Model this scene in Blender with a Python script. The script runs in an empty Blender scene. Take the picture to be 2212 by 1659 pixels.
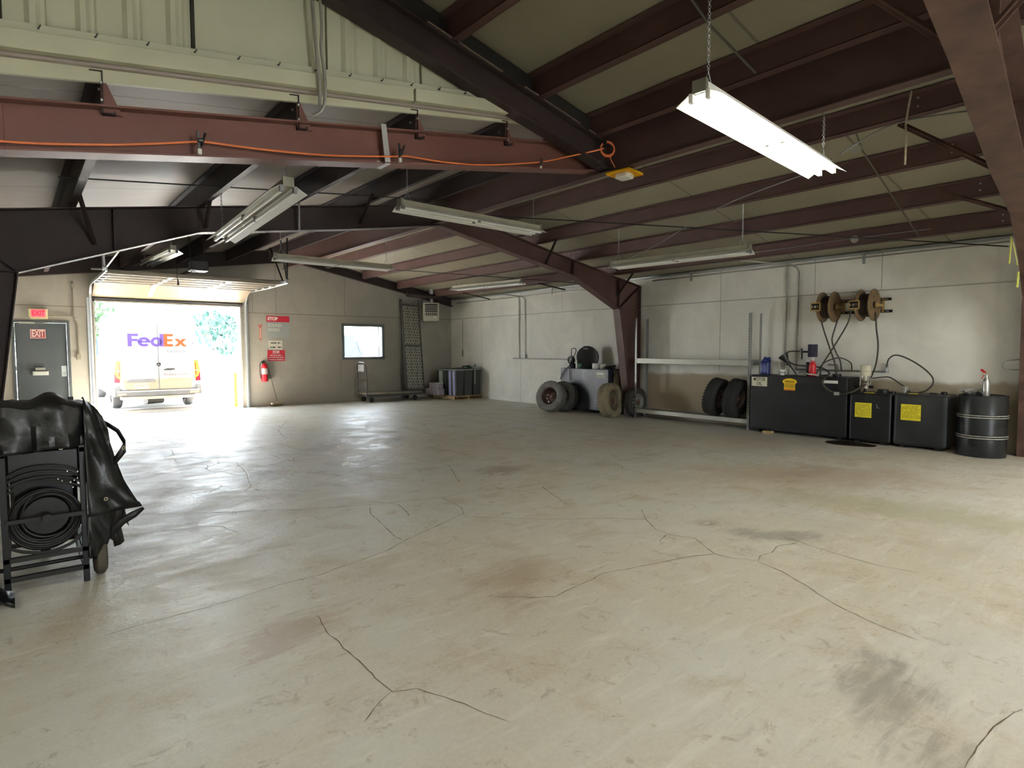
import bpy, math, random
from mathutils import Vector, Matrix, Euler, noise

# ------------------------------------------------------------------ camera, world, exposure
sc = bpy.context.scene
COL = sc.collection
cam_d = bpy.data.cameras.new('camera'); cam = bpy.data.objects.new('camera', cam_d); COL.objects.link(cam)
F_PX = 1297.0
cam_d.sensor_fit = 'HORIZONTAL'; cam_d.sensor_width = 36.0; cam_d.lens = 36.0 * F_PX / 2212.0
cam_d.clip_start = 0.05; cam_d.clip_end = 400
yaw, pitch, roll = math.radians(39.57), math.radians(3.40), math.radians(-0.08)
Fv = Vector((math.sin(yaw)*math.cos(pitch), math.cos(yaw)*math.cos(pitch), -math.sin(pitch)))
R0 = Vector((math.cos(yaw), -math.sin(yaw), 0)); U0 = R0.cross(Fv)
Rv = R0*math.cos(roll) + U0*math.sin(roll); Uv = -R0*math.sin(roll) + U0*math.cos(roll)
cam.matrix_world = Matrix(((Rv.x, Uv.x, -Fv.x, 0), (Rv.y, Uv.y, -Fv.y, 0), (Rv.z, Uv.z, -Fv.z, 1.57), (0, 0, 0, 1)))
sc.camera = cam
sc.view_settings.view_transform = 'Standard'; sc.view_settings.look = 'None'
sc.view_settings.gamma = 1.0; sc.view_settings.exposure = 1.38
sc.view_settings.use_curve_mapping = False
sc.cycles.use_denoising = True
sc.cycles.max_bounces = 10; sc.cycles.diffuse_bounces = 6; sc.cycles.glossy_bounces = 4
sc.cycles.sample_clamp_indirect = 8.0; sc.cycles.caustics_reflective = False; sc.cycles.caustics_refractive = False
world = bpy.data.worlds.new('overcast_sky'); sc.world = world; world.use_nodes = True
wn = world.node_tree.nodes; wl = world.node_tree.links
bg = wn['Background']; bg.inputs['Strength'].default_value = 10.5
tc = wn.new('ShaderNodeTexCoord'); sep = wn.new('ShaderNodeSeparateXYZ'); rmp = wn.new('ShaderNodeValToRGB')
wl.new(tc.outputs['Generated'], sep.inputs[0]); wl.new(sep.outputs['Z'], rmp.inputs['Fac']); wl.new(rmp.outputs['Color'], bg.inputs['Color'])
rmp.color_ramp.elements[0].position = 0.0; rmp.color_ramp.elements[0].color = (0.86, 0.94, 1.0, 1)
rmp.color_ramp.elements[1].position = 0.6; rmp.color_ramp.elements[1].color = (0.70, 0.85, 1.0, 1)
sun_d = bpy.data.lights.new('sun', 'SUN'); sun = bpy.data.objects.new('sun', sun_d); COL.objects.link(sun)
sun_d.energy = 100.0; sun_d.angle = math.radians(.6); sun_d.color = (1.0, .98, .96)
sun_dir = Vector((-.10, -math.cos(math.radians(60)), -math.sin(math.radians(60))))   # high, from beyond the van
sun.rotation_euler = sun_dir.to_track_quat('-Z', 'Y').to_euler(); sun.location = (3, 30, 20)

# portals: garage door, window, and the rear doorway added for daylight
def portal(name, loc, rot, sx, sy):
    d = bpy.data.lights.new(name, 'AREA'); d.shape = 'RECTANGLE'; d.size = sx; d.size_y = sy; d.cycles.is_portal = True
    o = bpy.data.objects.new(name, d); COL.objects.link(o); o.location = loc; o.rotation_euler = rot
portal('garage_door_portal', (3.04, 17.08, 1.36), (math.radians(-90), 0, 0), 3.24, 2.7)
portal('window_portal', (8.13, 17.06, 1.77), (math.radians(-90), 0, 0), 1.25, .95)
portal('added_rear_door_portal', (3.6, -7.95, 1.25), (math.radians(90), 0, 0), 2.2, 2.5)

# ------------------------------------------------------------------ materials
def hexlin(r, g, b):
    f = lambda c: (c/255.0/12.92) if c/255.0 <= .04045 else ((c/255.0+.055)/1.055)**2.4
    return (f(r), f(g), f(b), 1)
MATS = {}
def mat(name, rgb, rough=.6, metal=0.0, var=.12, scale=6.0, bump=.0, bscale=40.0, spec=.5, emit=None, es=0, alpha=None, coat=0):
    if name in MATS: return MATS[name]
    m = bpy.data.materials.new(name); m.use_nodes = True
    n = m.node_tree.nodes; l = m.node_tree.links; p = n['Principled BSDF']
    p.inputs['Roughness'].default_value = rough; p.inputs['Metallic'].default_value = metal
    p.inputs['Specular IOR Level'].default_value = spec
    if coat: p.inputs['Coat Weight'].default_value = coat
    c = hexlin(*rgb)
    if var > 0:
        t = n.new('ShaderNodeTexCoord'); nz = n.new('ShaderNodeTexNoise'); nz.inputs['Scale'].default_value = scale; nz.inputs['Detail'].default_value = 5
        l.new(t.outputs['Object'], nz.inputs['Vector'])
        r = n.new('ShaderNodeValToRGB'); r.color_ramp.elements[0].position = .3; r.color_ramp.elements[1].position = .7
        r.color_ramp.elements[0].color = tuple(x*(1-var) for x in c[:3])+(1,); r.color_ramp.elements[1].color = tuple(min(1, x*(1+var)) for x in c[:3])+(1,)
        l.new(nz.outputs['Fac'], r.inputs['Fac']); l.new(r.outputs['Color'], p.inputs['Base Color'])
        mr = n.new('ShaderNodeMapRange'); mr.inputs['To Min'].default_value = max(.02, rough-.1); mr.inputs['To Max'].default_value = min(1, rough+.1)
        l.new(nz.outputs['Fac'], mr.inputs['Value']); l.new(mr.outputs['Result'], p.inputs['Roughness'])
    else:
        p.inputs['Base Color'].default_value = c
    if bump > 0:
        t = n.new('ShaderNodeTexCoord'); nb = n.new('ShaderNodeTexNoise'); nb.inputs['Scale'].default_value = bscale; nb.inputs['Detail'].default_value = 4
        b = n.new('ShaderNodeBump'); b.inputs['Strength'].default_value = bump; b.inputs['Distance'].default_value = .02
        l.new(t.outputs['Object'], nb.inputs['Vector']); l.new(nb.outputs['Fac'], b.inputs['Height']); l.new(b.outputs['Normal'], p.inputs['Normal'])
    if emit:
        p.inputs['Emission Color'].default_value = emit+(1,); p.inputs['Emission Strength'].default_value = es
    if alpha is not None: p.inputs['Alpha'].default_value = alpha
    MATS[name] = m
    return m

def node_mat(name):
    m = bpy.data.materials.new(name); m.use_nodes = True
    n = m.node_tree.nodes; l = m.node_tree.links
    return m, n, l, n['Principled BSDF']
def M_(n, l, op, a, b=None, c=None):
    q = n.new('ShaderNodeMath'); q.operation = op
    for i, v in enumerate((a, b, c)):
        if v is None: continue
        if isinstance(v, (int, float)): q.inputs[i].default_value = v
        else: l.new(v, q.inputs[i])
    return q.outputs[0]
def mix(n, l, fac, a, b, mode='MIX'):
    q = n.new('ShaderNodeMix'); q.data_type = 'RGBA'; q.blend_type = mode
    if isinstance(fac, (int, float)): q.inputs[0].default_value = fac
    else: l.new(fac, q.inputs[0])
    for i, v in ((6, a), (7, b)):
        if isinstance(v, tuple): q.inputs[i].default_value = v
        else: l.new(v, q.inputs[i])
    return q.outputs[2]
def ramp(n, l, v, p0, p1):
    q = n.new('ShaderNodeMapRange'); q.interpolation_type = 'SMOOTHSTEP'
    q.inputs['From Min'].default_value = p0; q.inputs['From Max'].default_value = p1
    l.new(v, q.inputs['Value']); return q.outputs['Result']
def nz(n, l, vec, scale, detail=4, rough=.55, dist=0.0):
    q = n.new('ShaderNodeTexNoise'); q.inputs['Scale'].default_value = scale; q.inputs['Detail'].default_value = detail
    q.inputs['Roughness'].default_value = rough; q.inputs['Distortion'].default_value = dist
    l.new(vec, q.inputs['Vector']); return q.outputs['Fac']
def mapping(n, l, vec, rot=(0, 0, 0), scale=(1, 1, 1)):
    q = n.new('ShaderNodeMapping'); q.inputs['Rotation'].default_value = rot; q.inputs['Scale'].default_value = scale
    l.new(vec, q.inputs['Vector']); return q.outputs[0]

def floor_material():
    m, n, l, p = node_mat('polished_stained_concrete')
    v = n.new('ShaderNodeTexCoord').outputs['Object']
    big = nz(n, l, v, .45, 4, .6, .6); mid = nz(n, l, v, 1.9, 6, .62, .4); fine = nz(n, l, v, 40, 6, .8)
    st1 = nz(n, l, mapping(n, l, v, (0, 0, math.radians(38)), (1.2, 7, 1)), 1.5, 5, .65, .3)
    st2 = nz(n, l, mapping(n, l, v, (0, 0, math.radians(-52)), (1, 6, 1)), 2.3, 6, .7, .5)
    st3 = nz(n, l, mapping(n, l, v, (0, 0, math.radians(25)), (2, 14, 1)), 2.6, 6, .7, .4)
    vor = nz(n, l, v, 5.5, 8, .78, 1.2)
    col = mix(n, l, ramp(n, l, big, .36, .64), hexlin(194, 187, 170), hexlin(198, 198, 190))
    col = mix(n, l, M_(n, l, 'MULTIPLY', ramp(n, l, mid, .50, .70), .6), col, hexlin(172, 154, 126))
    col = mix(n, l, M_(n, l, 'MULTIPLY', ramp(n, l, st1, .52, .72), .6), col, hexlin(218, 216, 206))
    col = mix(n, l, M_(n, l, 'MULTIPLY', ramp(n, l, st2, .58, .74), .4), col, hexlin(136, 128, 110))
    col = mix(n, l, M_(n, l, 'MULTIPLY', ramp(n, l, st3, .60, .72), .45), col, hexlin(210, 206, 190))
    col = mix(n, l, M_(n, l, 'MULTIPLY', ramp(n, l, vor, .56, .64), .55), col, hexlin(134, 118, 92))
    spk = nz(n, l, v, 13, 7, .8)
    col = mix(n, l, M_(n, l, 'MULTIPLY', ramp(n, l, spk, .62, .70), .5), col, hexlin(112, 102, 82))
    col = mix(n, l, M_(n, l, 'MULTIPLY', ramp(n, l, fine, .40, .62), .38), col, hexlin(216, 210, 192))
    # worn and stained spots that stay where they are
    sx = n.new('ShaderNodeSeparateXYZ'); l.new(v, sx.inputs[0])
    def spot(cx, cy, rx, ry, ang, c, amt, ring=False):
        nonlocal col
        dx = M_(n, l, 'SUBTRACT', sx.outputs[0], cx); dy = M_(n, l, 'SUBTRACT', sx.outputs[1], cy)
        ca, sa = math.cos(ang), math.sin(ang)
        ux = M_(n, l, 'DIVIDE', M_(n, l, 'ADD', M_(n, l, 'MULTIPLY', dx, ca), M_(n, l, 'MULTIPLY', dy, sa)), rx)
        uy = M_(n, l, 'DIVIDE', M_(n, l, 'SUBTRACT', M_(n, l, 'MULTIPLY', dy, ca), M_(n, l, 'MULTIPLY', dx, sa)), ry)
        d = M_(n, l, 'SQRT', M_(n, l, 'ADD', M_(n, l, 'MULTIPLY', ux, ux), M_(n, l, 'MULTIPLY', uy, uy)))
        d = M_(n, l, 'ADD', d, M_(n, l, 'ADD', M_(n, l, 'MULTIPLY', M_(n, l, 'SUBTRACT', mid, .5), 2.4), M_(n, l, 'MULTIPLY', M_(n, l, 'SUBTRACT', st2, .5), 2.6)))
        f = M_(n, l, 'SUBTRACT', 1.0, ramp(n, l, d, .25, 1.15))
        if ring: f = M_(n, l, 'MULTIPLY', f, ramp(n, l, d, .2, .45))
        col = mix(n, l, M_(n, l, 'MULTIPLY', f, amt), col, c)
    spot(4.8, 6.01, .42, .30, 0, hexlin(118, 96, 78), .75, True)
    spot(4.74, 2.97, .16, .13, 0, hexlin(110, 98, 76), .7, True)
    spot(5.25, 2.55, .9, .35, -.9, hexlin(196, 190, 172), .6)
    spot(4.9, 2.4, .5, .2, -.95, hexlin(96, 92, 88), .45)
    spot(3.0, .95, .5, .28, .7, hexlin(100, 96, 84), .55)
    spot(2.6, 3.07, .55, .35, .3, hexlin(150, 122, 88), .5)
    spot(1.15, 3.3, .4, .2, .4, hexlin(146, 116, 74), .55)
    spot(3.85, 9.3, .8, .3, .9, hexlin(90, 84, 78), .5)
    spot(2.2, 7.6, .7, .3, .9, hexlin(84, 80, 78), .4)
    spot(4.97, 9.2, .5, .2, .7, hexlin(92, 84, 74), .5)
    spot(7.6, 3.2, 1.6, .8, -.9, hexlin(170, 146, 116), .55)
    spot(6.6, 1.9, 1.8, .5, -1.2, hexlin(170, 168, 138), .6)
    l.new(col, p.inputs['Base Color'])
    rg = n.new('ShaderNodeMapRange'); rg.inputs['From Min'].default_value = .35; rg.inputs['From Max'].default_value = .68
    rg.inputs['To Min'].default_value = .34; rg.inputs['To Max'].default_value = .68
    l.new(M_(n, l, 'ADD', M_(n, l, 'MULTIPLY', st2, .45), M_(n, l, 'MULTIPLY', mid, .55)), rg.inputs['Value']); l.new(rg.outputs[0], p.inputs['Roughness'])
    p.inputs['Specular IOR Level'].default_value = 1.0; p.inputs['IOR'].default_value = 1.6
    b = n.new('ShaderNodeBump'); b.inputs['Strength'].default_value = .75; b.inputs['Distance'].default_value = .02
    h = M_(n, l, 'ADD', M_(n, l, 'MULTIPLY', nz(n, l, v, 3.5, 5, .6), 1.0), M_(n, l, 'MULTIPLY', fine, .18))
    l.new(h, b.inputs['Height']); l.new(b.outputs['Normal'], p.inputs['Normal'])
    return m

def wall_material(name, base, seam_z, vseams, axis, lower=None, lower_z=1.0, lo_from=None, dirt=.35):
    m, n, l, p = node_mat(name)
    v = n.new('ShaderNodeTexCoord').outputs['Object']
    sx = n.new('ShaderNodeSeparateXYZ'); l.new(v, sx.inputs[0])
    U = sx.outputs[axis]; Z = sx.outputs[2]
    wn1 = nz(n, l, v, 1.1, 5, .6, .5); streak = nz(n, l, mapping(n, l, v, (0, 0, 0), (3.0, 3.0, .35)), 1.6, 5, .6)
    b = hexlin(*base)
    col = mix(n, l, ramp(n, l, wn1, .35, .68), tuple(x*.90 for x in b[:3])+(1,), tuple(min(1, x*1.05) for x in b[:3])+(1,))
    col = mix(n, l, M_(n, l, 'MULTIPLY', ramp(n, l, streak, .55, .8), dirt), col, tuple(x*.68 for x in b[:3])+(1,))
    speck = nz(n, l, v, 26, 3, .7)
    col = mix(n, l, M_(n, l, 'MULTIPLY', ramp(n, l, speck, .70, .76), .35), col, tuple(x*.55 for x in b[:3])+(1,))
    if lower:
        f = M_(n, l, 'SUBTRACT', 1.0, ramp(n, l, M_(n, l, 'ADD', Z, M_(n, l, 'MULTIPLY', M_(n, l, 'SUBTRACT', wn1, .5), .25)), lower_z-.05, lower_z+.05))
        if lo_from is not None:
            f = M_(n, l, 'MULTIPLY', f, M_(n, l, 'SUBTRACT', 1.0, ramp(n, l, U, lo_from-.2, lo_from)))
        col = mix(n, l, M_(n, l, 'MULTIPLY', f, .8), col, hexlin(*lower))
    line = M_(n, l, 'LESS_THAN', M_(n, l, 'ABSOLUTE', M_(n, l, 'SUBTRACT', Z, seam_z)), .011)
    for (u, z0, z1) in vseams:
        a = M_(n, l, 'LESS_THAN', M_(n, l, 'ABSOLUTE', M_(n, l, 'SUBTRACT', U, u)), .008)
        a = M_(n, l, 'MULTIPLY', a, M_(n, l, 'MULTIPLY', M_(n, l, 'GREATER_THAN', Z, z0), M_(n, l, 'LESS_THAN', Z, z1)))
        line = M_(n, l, 'MAXIMUM', line, a)
    col = mix(n, l, M_(n, l, 'MULTIPLY', line, .75), col, tuple(x*.42 for x in b[:3])+(1,))
    l.new(col, p.inputs['Base Color']); p.inputs['Roughness'].default_value = .7; p.inputs['Specular IOR Level'].default_value = .3
    bm = n.new('ShaderNodeBump'); bm.inputs['Strength'].default_value = .25; bm.inputs['Distance'].default_value = .01
    l.new(M_(n, l, 'SUBTRACT', M_(n, l, 'MULTIPLY', nz(n, l, v, 7, 4), .4), line), bm.inputs['Height']); l.new(bm.outputs['Normal'], p.inputs['Normal'])
    return m

def ceiling_material(name, base, pitch_y, off, wave=.0):
    m, n, l, p = node_mat(name)
    v = n.new('ShaderNodeTexCoord').outputs['Object']
    sx = n.new('ShaderNodeSeparateXYZ'); l.new(v, sx.inputs[0])
    b = hexlin(*base)
    a = nz(n, l, v, .9, 5, .6, .3); c2 = nz(n, l, v, 14, 3, .7)
    col = mix(n, l, ramp(n, l, a, .35, .7), tuple(x*.9 for x in b[:3])+(1,), b)
    col = mix(n, l, M_(n, l, 'MULTIPLY', ramp(n, l, c2, .68, .76), .4), col, tuple(x*.6 for x in b[:3])+(1,))
    t = M_(n, l, 'ABSOLUTE', M_(n, l, 'SUBTRACT', M_(n, l, 'FRACT', M_(n, l, 'DIVIDE', M_(n, l, 'ADD', M_(n, l, 'ADD', sx.outputs[1], off), M_(n, l, 'MULTIPLY', a, .12)), pitch_y)), .5))
    line = M_(n, l, 'LESS_THAN', t, .007)
    col = mix(n, l, M_(n, l, 'MULTIPLY', line, .6), col, tuple(x*.35 for x in b[:3])+(1,))
    l.new(col, p.inputs['Base Color']); p.inputs['Roughness'].default_value = .55; p.inputs['Specular IOR Level'].default_value = .35
    bm = n.new('ShaderNodeBump'); bm.inputs['Strength'].default_value = .35; bm.inputs['Distance'].default_value = .05
    w = nz(n, l, mapping(n, l, v, (0, 0, 0), (.8, 2.2, 1)), 1.1, 3, .5, .3)
    l.new(M_(n, l, 'SUBTRACT', w, M_(n, l, 'MULTIPLY', line, .3)), bm.inputs['Height']); l.new(bm.outputs['Normal'], p.inputs['Normal'])
    return m

STEEL = mat('red_oxide_steel', (82, 59, 55), .55, .0, .16, 3.5, .12, 30, .4)
STEEL_D = mat('dark_and_shaded_steel', (50, 38, 38), .6, .0, .16, 3.5, .12, 30, .35)  # dark steel; also puts shade into left purlins and the frame's left half
PURL = mat('purlin_oxide_steel', (82, 60, 57), .55, .0, .14, 2.5, .1, 25, .35)
BLACKS = mat('black_steel', (30, 30, 32), .5, .3, .2, 8)
GALV = mat('galvanised_steel', (168, 170, 170), .38, .75, .12, 9)
GALV_L = mat('light_galvanised', (196, 198, 198), .45, .4, .1, 9)
WHITE = mat('white_enamel', (224, 224, 218), .4, 0, .05, 5)
TUBE_OFF = mat('fluorescent_glass', (236, 238, 236), .2, 0, .02, 5)
TUBE_ON = mat('lit_fluorescent_glass', (255, 252, 235), .3, 0, 0, emit=(1.0, .97, .84), es=10)
RUBBER = mat('black_rubber', (34, 34, 34), .75, 0, .25, 14, .1, 60)
BLACKP = mat('black_plastic', (22, 22, 24), .4, 0, .15, 8)
GREYP = mat('grey_plastic', (120, 122, 122), .5, 0, .1, 8)
WOOD = mat('pallet_wood', (168, 142, 104), .75, 0, .22, 9, .2, 40)
TANK = mat('black_tank_paint', (21, 23, 27), .42, .1, .28, 3, .05, 20)
PAPER = mat('white_paper', (226, 226, 218), .6, 0, .03, 5)
RED = mat('red_enamel', (188, 24, 38), .35, 0, .06, 5)
YEL = mat('yellow_label', (222, 208, 40), .5, 0, .08, 20)
INK = mat('black_ink', (22, 22, 22), .6, 0, 0)
CONDUIT = mat('conduit_grey', (150, 148, 140), .45, .4, .1, 6)

# ------------------------------------------------------------------ mesh builder
SPLIT = {'bolt', 'fastener', 'end_cap', 'skid', 'fill_cap', 'frame_rail', 'hanger_rod', 'side_rail', 'cross_bar', 'tie', 'shim_plate', 'stringer', 'top_board', 'bottom_board', 'lamp_holder', 'louvre', 'bung', 'roller_bracket', 'stile', 'door_jamb', 'track_hanger', 'end_beam', 'beam', 'panel_joint', 'bristle_tuft'}
class MB:
    def __init__(s, o=(0, 0, 0)): s.v = []; s.f = []; s.o = Vector(o); s.cuts = []
    def add(s, vs, fs):
        b = len(s.v); s.cuts.append((b, len(s.f))); s.v += [Vector(v) - s.o for v in vs]; s.f += [tuple(i+b for i in f) for f in fs]; return s
    def box(s, x0, x1, y0, y1, z0, z1):
        return s.add([(x0,y0,z0),(x1,y0,z0),(x1,y1,z0),(x0,y1,z0),(x0,y0,z1),(x1,y0,z1),(x1,y1,z1),(x0,y1,z1)],
                     [(0,3,2,1),(4,5,6,7),(0,1,5,4),(1,2,6,5),(2,3,7,6),(3,0,4,7)])
    def hexa(s, a, b):   # a, b: matching quads
        return s.add(list(a)+list(b), [(3,2,1,0),(4,5,6,7),(0,1,5,4),(1,2,6,5),(2,3,7,6),(3,0,4,7)])
    def bar(s, p, q, w, h, up=(0, 0, 1)):
        p, q = Vector(p), Vector(q); d = (q-p).normalized(); u = Vector(up)
        if abs(d.dot(u)) > .98: u = Vector((0, 1, 0))
        r = d.cross(u).normalized(); u = r.cross(d)
        c = lambda o: [o - r*w/2 - u*h/2, o + r*w/2 - u*h/2, o + r*w/2 + u*h/2, o - r*w/2 + u*h/2]
        return s.hexa(c(p), c(q))
    def prism(s, poly, ax, a0, a1):   # poly in the two other axes
        def P(u, w, a): return (a, u, w) if ax == 0 else ((u, a, w) if ax == 1 else (u, w, a))
        n = len(poly); vs = [P(u, w, a0) for u, w in poly] + [P(u, w, a1) for u, w in poly]
        fs = [tuple(range(n)), tuple(range(2*n-1, n-1, -1))] + [(i, i+n, (i+1) % n + n, (i+1) % n) for i in range(n)]
        return s.add(vs, fs)
    def ring(s, c, ax, r, n, ph=0):
        ax = Vector(ax).normalized(); t = Vector((0, 0, 1)) if abs(ax.z) < .9 else Vector((1, 0, 0))
        a = ax.cross(t).normalized(); b = ax.cross(a)
        return [Vector(c) + a*r*math.cos(2*math.pi*i/n+ph) + b*r*math.sin(2*math.pi*i/n+ph) for i in range(n)]
    def cyl(s, p, q, r, r2=None, n=16, caps=True):
        p, q = Vector(p), Vector(q); r2 = r if r2 is None else r2
        vs = s.ring(p, q-p, r, n) + s.ring(q, q-p, r2, n)
        fs = [(i, (i+1) % n, (i+1) % n + n, i+n) for i in range(n)]
        if caps: fs += [tuple(range(n-1, -1, -1)), tuple(range(n, 2*n))]
        return s.add(vs, fs)
    def lathe(s, prof, c, ax, n=32, closed=False):   # prof: (r, h) along axis
        c = Vector(c); ax = Vector(ax).normalized(); vs = []; fs = []; m = len(prof)
        for (r, h) in prof: vs += s.ring(c+ax*h, ax, max(r, .0004), n)
        for k in range(m if closed else m-1):
            a, b = k*n, ((k+1) % m)*n
            fs += [(a+i, a+(i+1) % n, b+(i+1) % n, b+i) for i in range(n)]
        return s.add(vs, fs)
    def tube(s, pts, r, n=8, smooth=6):
        P = [Vector(p) for p in pts]
        if smooth and len(P) > 2:
            Q = []
            for i in range(len(P)-1):
                a, b, c, d = P[max(i-1, 0)], P[i], P[i+1], P[min(i+2, len(P)-1)]
                for k in range(smooth):
                    t = k/smooth
                    Q.append(.5*((2*b)+(-a+c)*t+(2*a-5*b+4*c-d)*t*t+(-a+3*b-3*c+d)*t**3))
            Q.append(P[-1]); P = Q
        vs = []; fs = []; u = None
        for i, p in enumerate(P):
            d = (P[min(i+1, len(P)-1)]-P[max(i-1, 0)]).normalized()
            if u is None: u = d.cross(Vector((.3, .2, 1))).normalized()
            u = (u - d*u.dot(d)).normalized(); w = d.cross(u)
            vs += [p + (u*math.cos(2*math.pi*k/n)+w*math.sin(2*math.pi*k/n))*r for k in range(n)]
        for i in range(len(P)-1):
            fs += [(i*n+k, i*n+(k+1) % n, (i+1)*n+(k+1) % n, (i+1)*n+k) for k in range(n)]
        fs += [tuple(range(n-1, -1, -1)), tuple(range((len(P)-1)*n, len(P)*n))]
        return s.add(vs, fs)
    def loop(s, c, ax, R, r, n=32, m=8):
        pts = s.ring(c, ax, R, n); axv = Vector(ax).normalized(); vs = []; fs = []
        for p in pts:
            d = (p-Vector(c)).normalized()
            vs += [p + (d*math.cos(2*math.pi*k/m)+axv*math.sin(2*math.pi*k/m))*r for k in range(m)]
        for i in range(n):
            j = (i+1) % n
            fs += [(i*m+k, i*m+(k+1) % m, j*m+(k+1) % m, j*m+k) for k in range(m)]
        return s.add(vs, fs)
    def build(s, name, material, parent=None, bevel=0, smooth=False, segs=2, solid=0):
        if name in SPLIT and parent and len(s.cuts) > 1:      # every separate piece is an object of its own
            cuts = s.cuts + [(len(s.v), len(s.f))]; out = None
            for (v0, f0), (v1, f1) in zip(cuts[:-1], cuts[1:]):
                q = MB(); q.v = s.v[v0:v1]; q.f = [tuple(i-v0 for i in f) for f in s.f[f0:f1]]; q.cuts = [(0, 0)]
                out = q.build(name, material, parent, bevel, smooth, segs, solid)
            return out
        me = bpy.data.meshes.new(name); me.from_pydata([tuple(v) for v in s.v], [], s.f); me.materials.append(material)
        import bmesh
        bm = bmesh.new(); bm.from_mesh(me); bmesh.ops.recalc_face_normals(bm, faces=bm.faces); bm.to_mesh(me); bm.free()
        if smooth: me.shade_smooth(); me.set_sharp_from_angle(angle=math.radians(38))
        o = bpy.data.objects.new(name, me); COL.objects.link(o)
        if parent: o.parent = parent
        if solid:
            md = o.modifiers.new('solid', 'SOLIDIFY'); md.thickness = solid; md.offset = 0
        if bevel:
            md = o.modifiers.new('bevel', 'BEVEL'); md.width = bevel; md.segments = segs; md.limit_method = 'ANGLE'; md.angle_limit = math.radians(40)
        return o

def tag(o, label, cat, group=None, kind=None):
    if label: o['label'] = label
    if cat: o['category'] = cat
    if group: o['group'] = group
    if kind: o['kind'] = kind
    return o
def thing(name, label, cat, loc=(0, 0, 0), rotz=0, group=None):
    o = bpy.data.objects.new(name, None); COL.objects.link(o); o.empty_display_size = .1
    o.location = loc; o.rotation_euler = (0, 0, rotz)
    return tag(o, label, cat, group)
def struct(o, label=None, cat='structure'):
    o['kind'] = 'structure'
    if label: o['label'] = label
    o['category'] = cat
    return o
def dup(o, parent=None, loc=None, rot=None, label=None, group=None):
    c = o.copy(); COL.objects.link(c)
    if parent: c.parent = parent
    if loc is not None: c.location = loc
    if rot is not None: c.rotation_euler = rot
    if label: c['label'] = label
    if group: c['group'] = group
    for ch in list(o.children): dup(ch, c)
    return c
def writing(txt, size, loc, rot, material, parent, name='lettering', off=0.0, space=1.0, align='CENTER', sx=1.0, word=1.0, ext=.0006):
    cu = bpy.data.curves.new('txt', 'FONT'); cu.body = txt; cu.size = size; cu.align_x = align; cu.align_y = 'CENTER'
    cu.offset = off; cu.space_character = space; cu.space_word = word; cu.extrude = ext; cu.resolution_u = 3
    t = bpy.data.objects.new('txt', cu); COL.objects.link(t)
    bpy.context.view_layer.update()
    me = bpy.data.meshes.new_from_object(t.evaluated_get(bpy.context.evaluated_depsgraph_get()))
    bpy.data.objects.remove(t)
    me.materials.clear(); me.materials.append(material)
    o = bpy.data.objects.new(name, me); COL.objects.link(o)
    o.rotation_euler = rot; o.location = Vector(loc) - (parent.location if parent else Vector()); o.scale = (sx, 1, 1)
    if parent: o.parent = parent
    return o
NY = (math.radians(90), 0, 0)                       # faces -Y
NX = (math.radians(90), 0, math.radians(-90))       # faces -X
def wr(v, o=None): return v

# ------------------------------------------------------------------ room shell
XW, YF, XL = 11.32, 16.90, -0.75          # right wall, far wall, annex left wall
XR = 5.75                                # ridge
def deckR(x): return 3.21 + .19*(XW-x)                 # right slope
def deckL(x): return 3.47 + .140*x                     # annex left slope
def deckN(x): return deckR(XR) + .225*(XR-x) if x > -1.0 else deckR(XR)+.225*(XR+1.0) - .2*(-1.0-x)
YG = 5.18                                               # gable plane
YB, XNL = -8.0, -9.0

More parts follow.
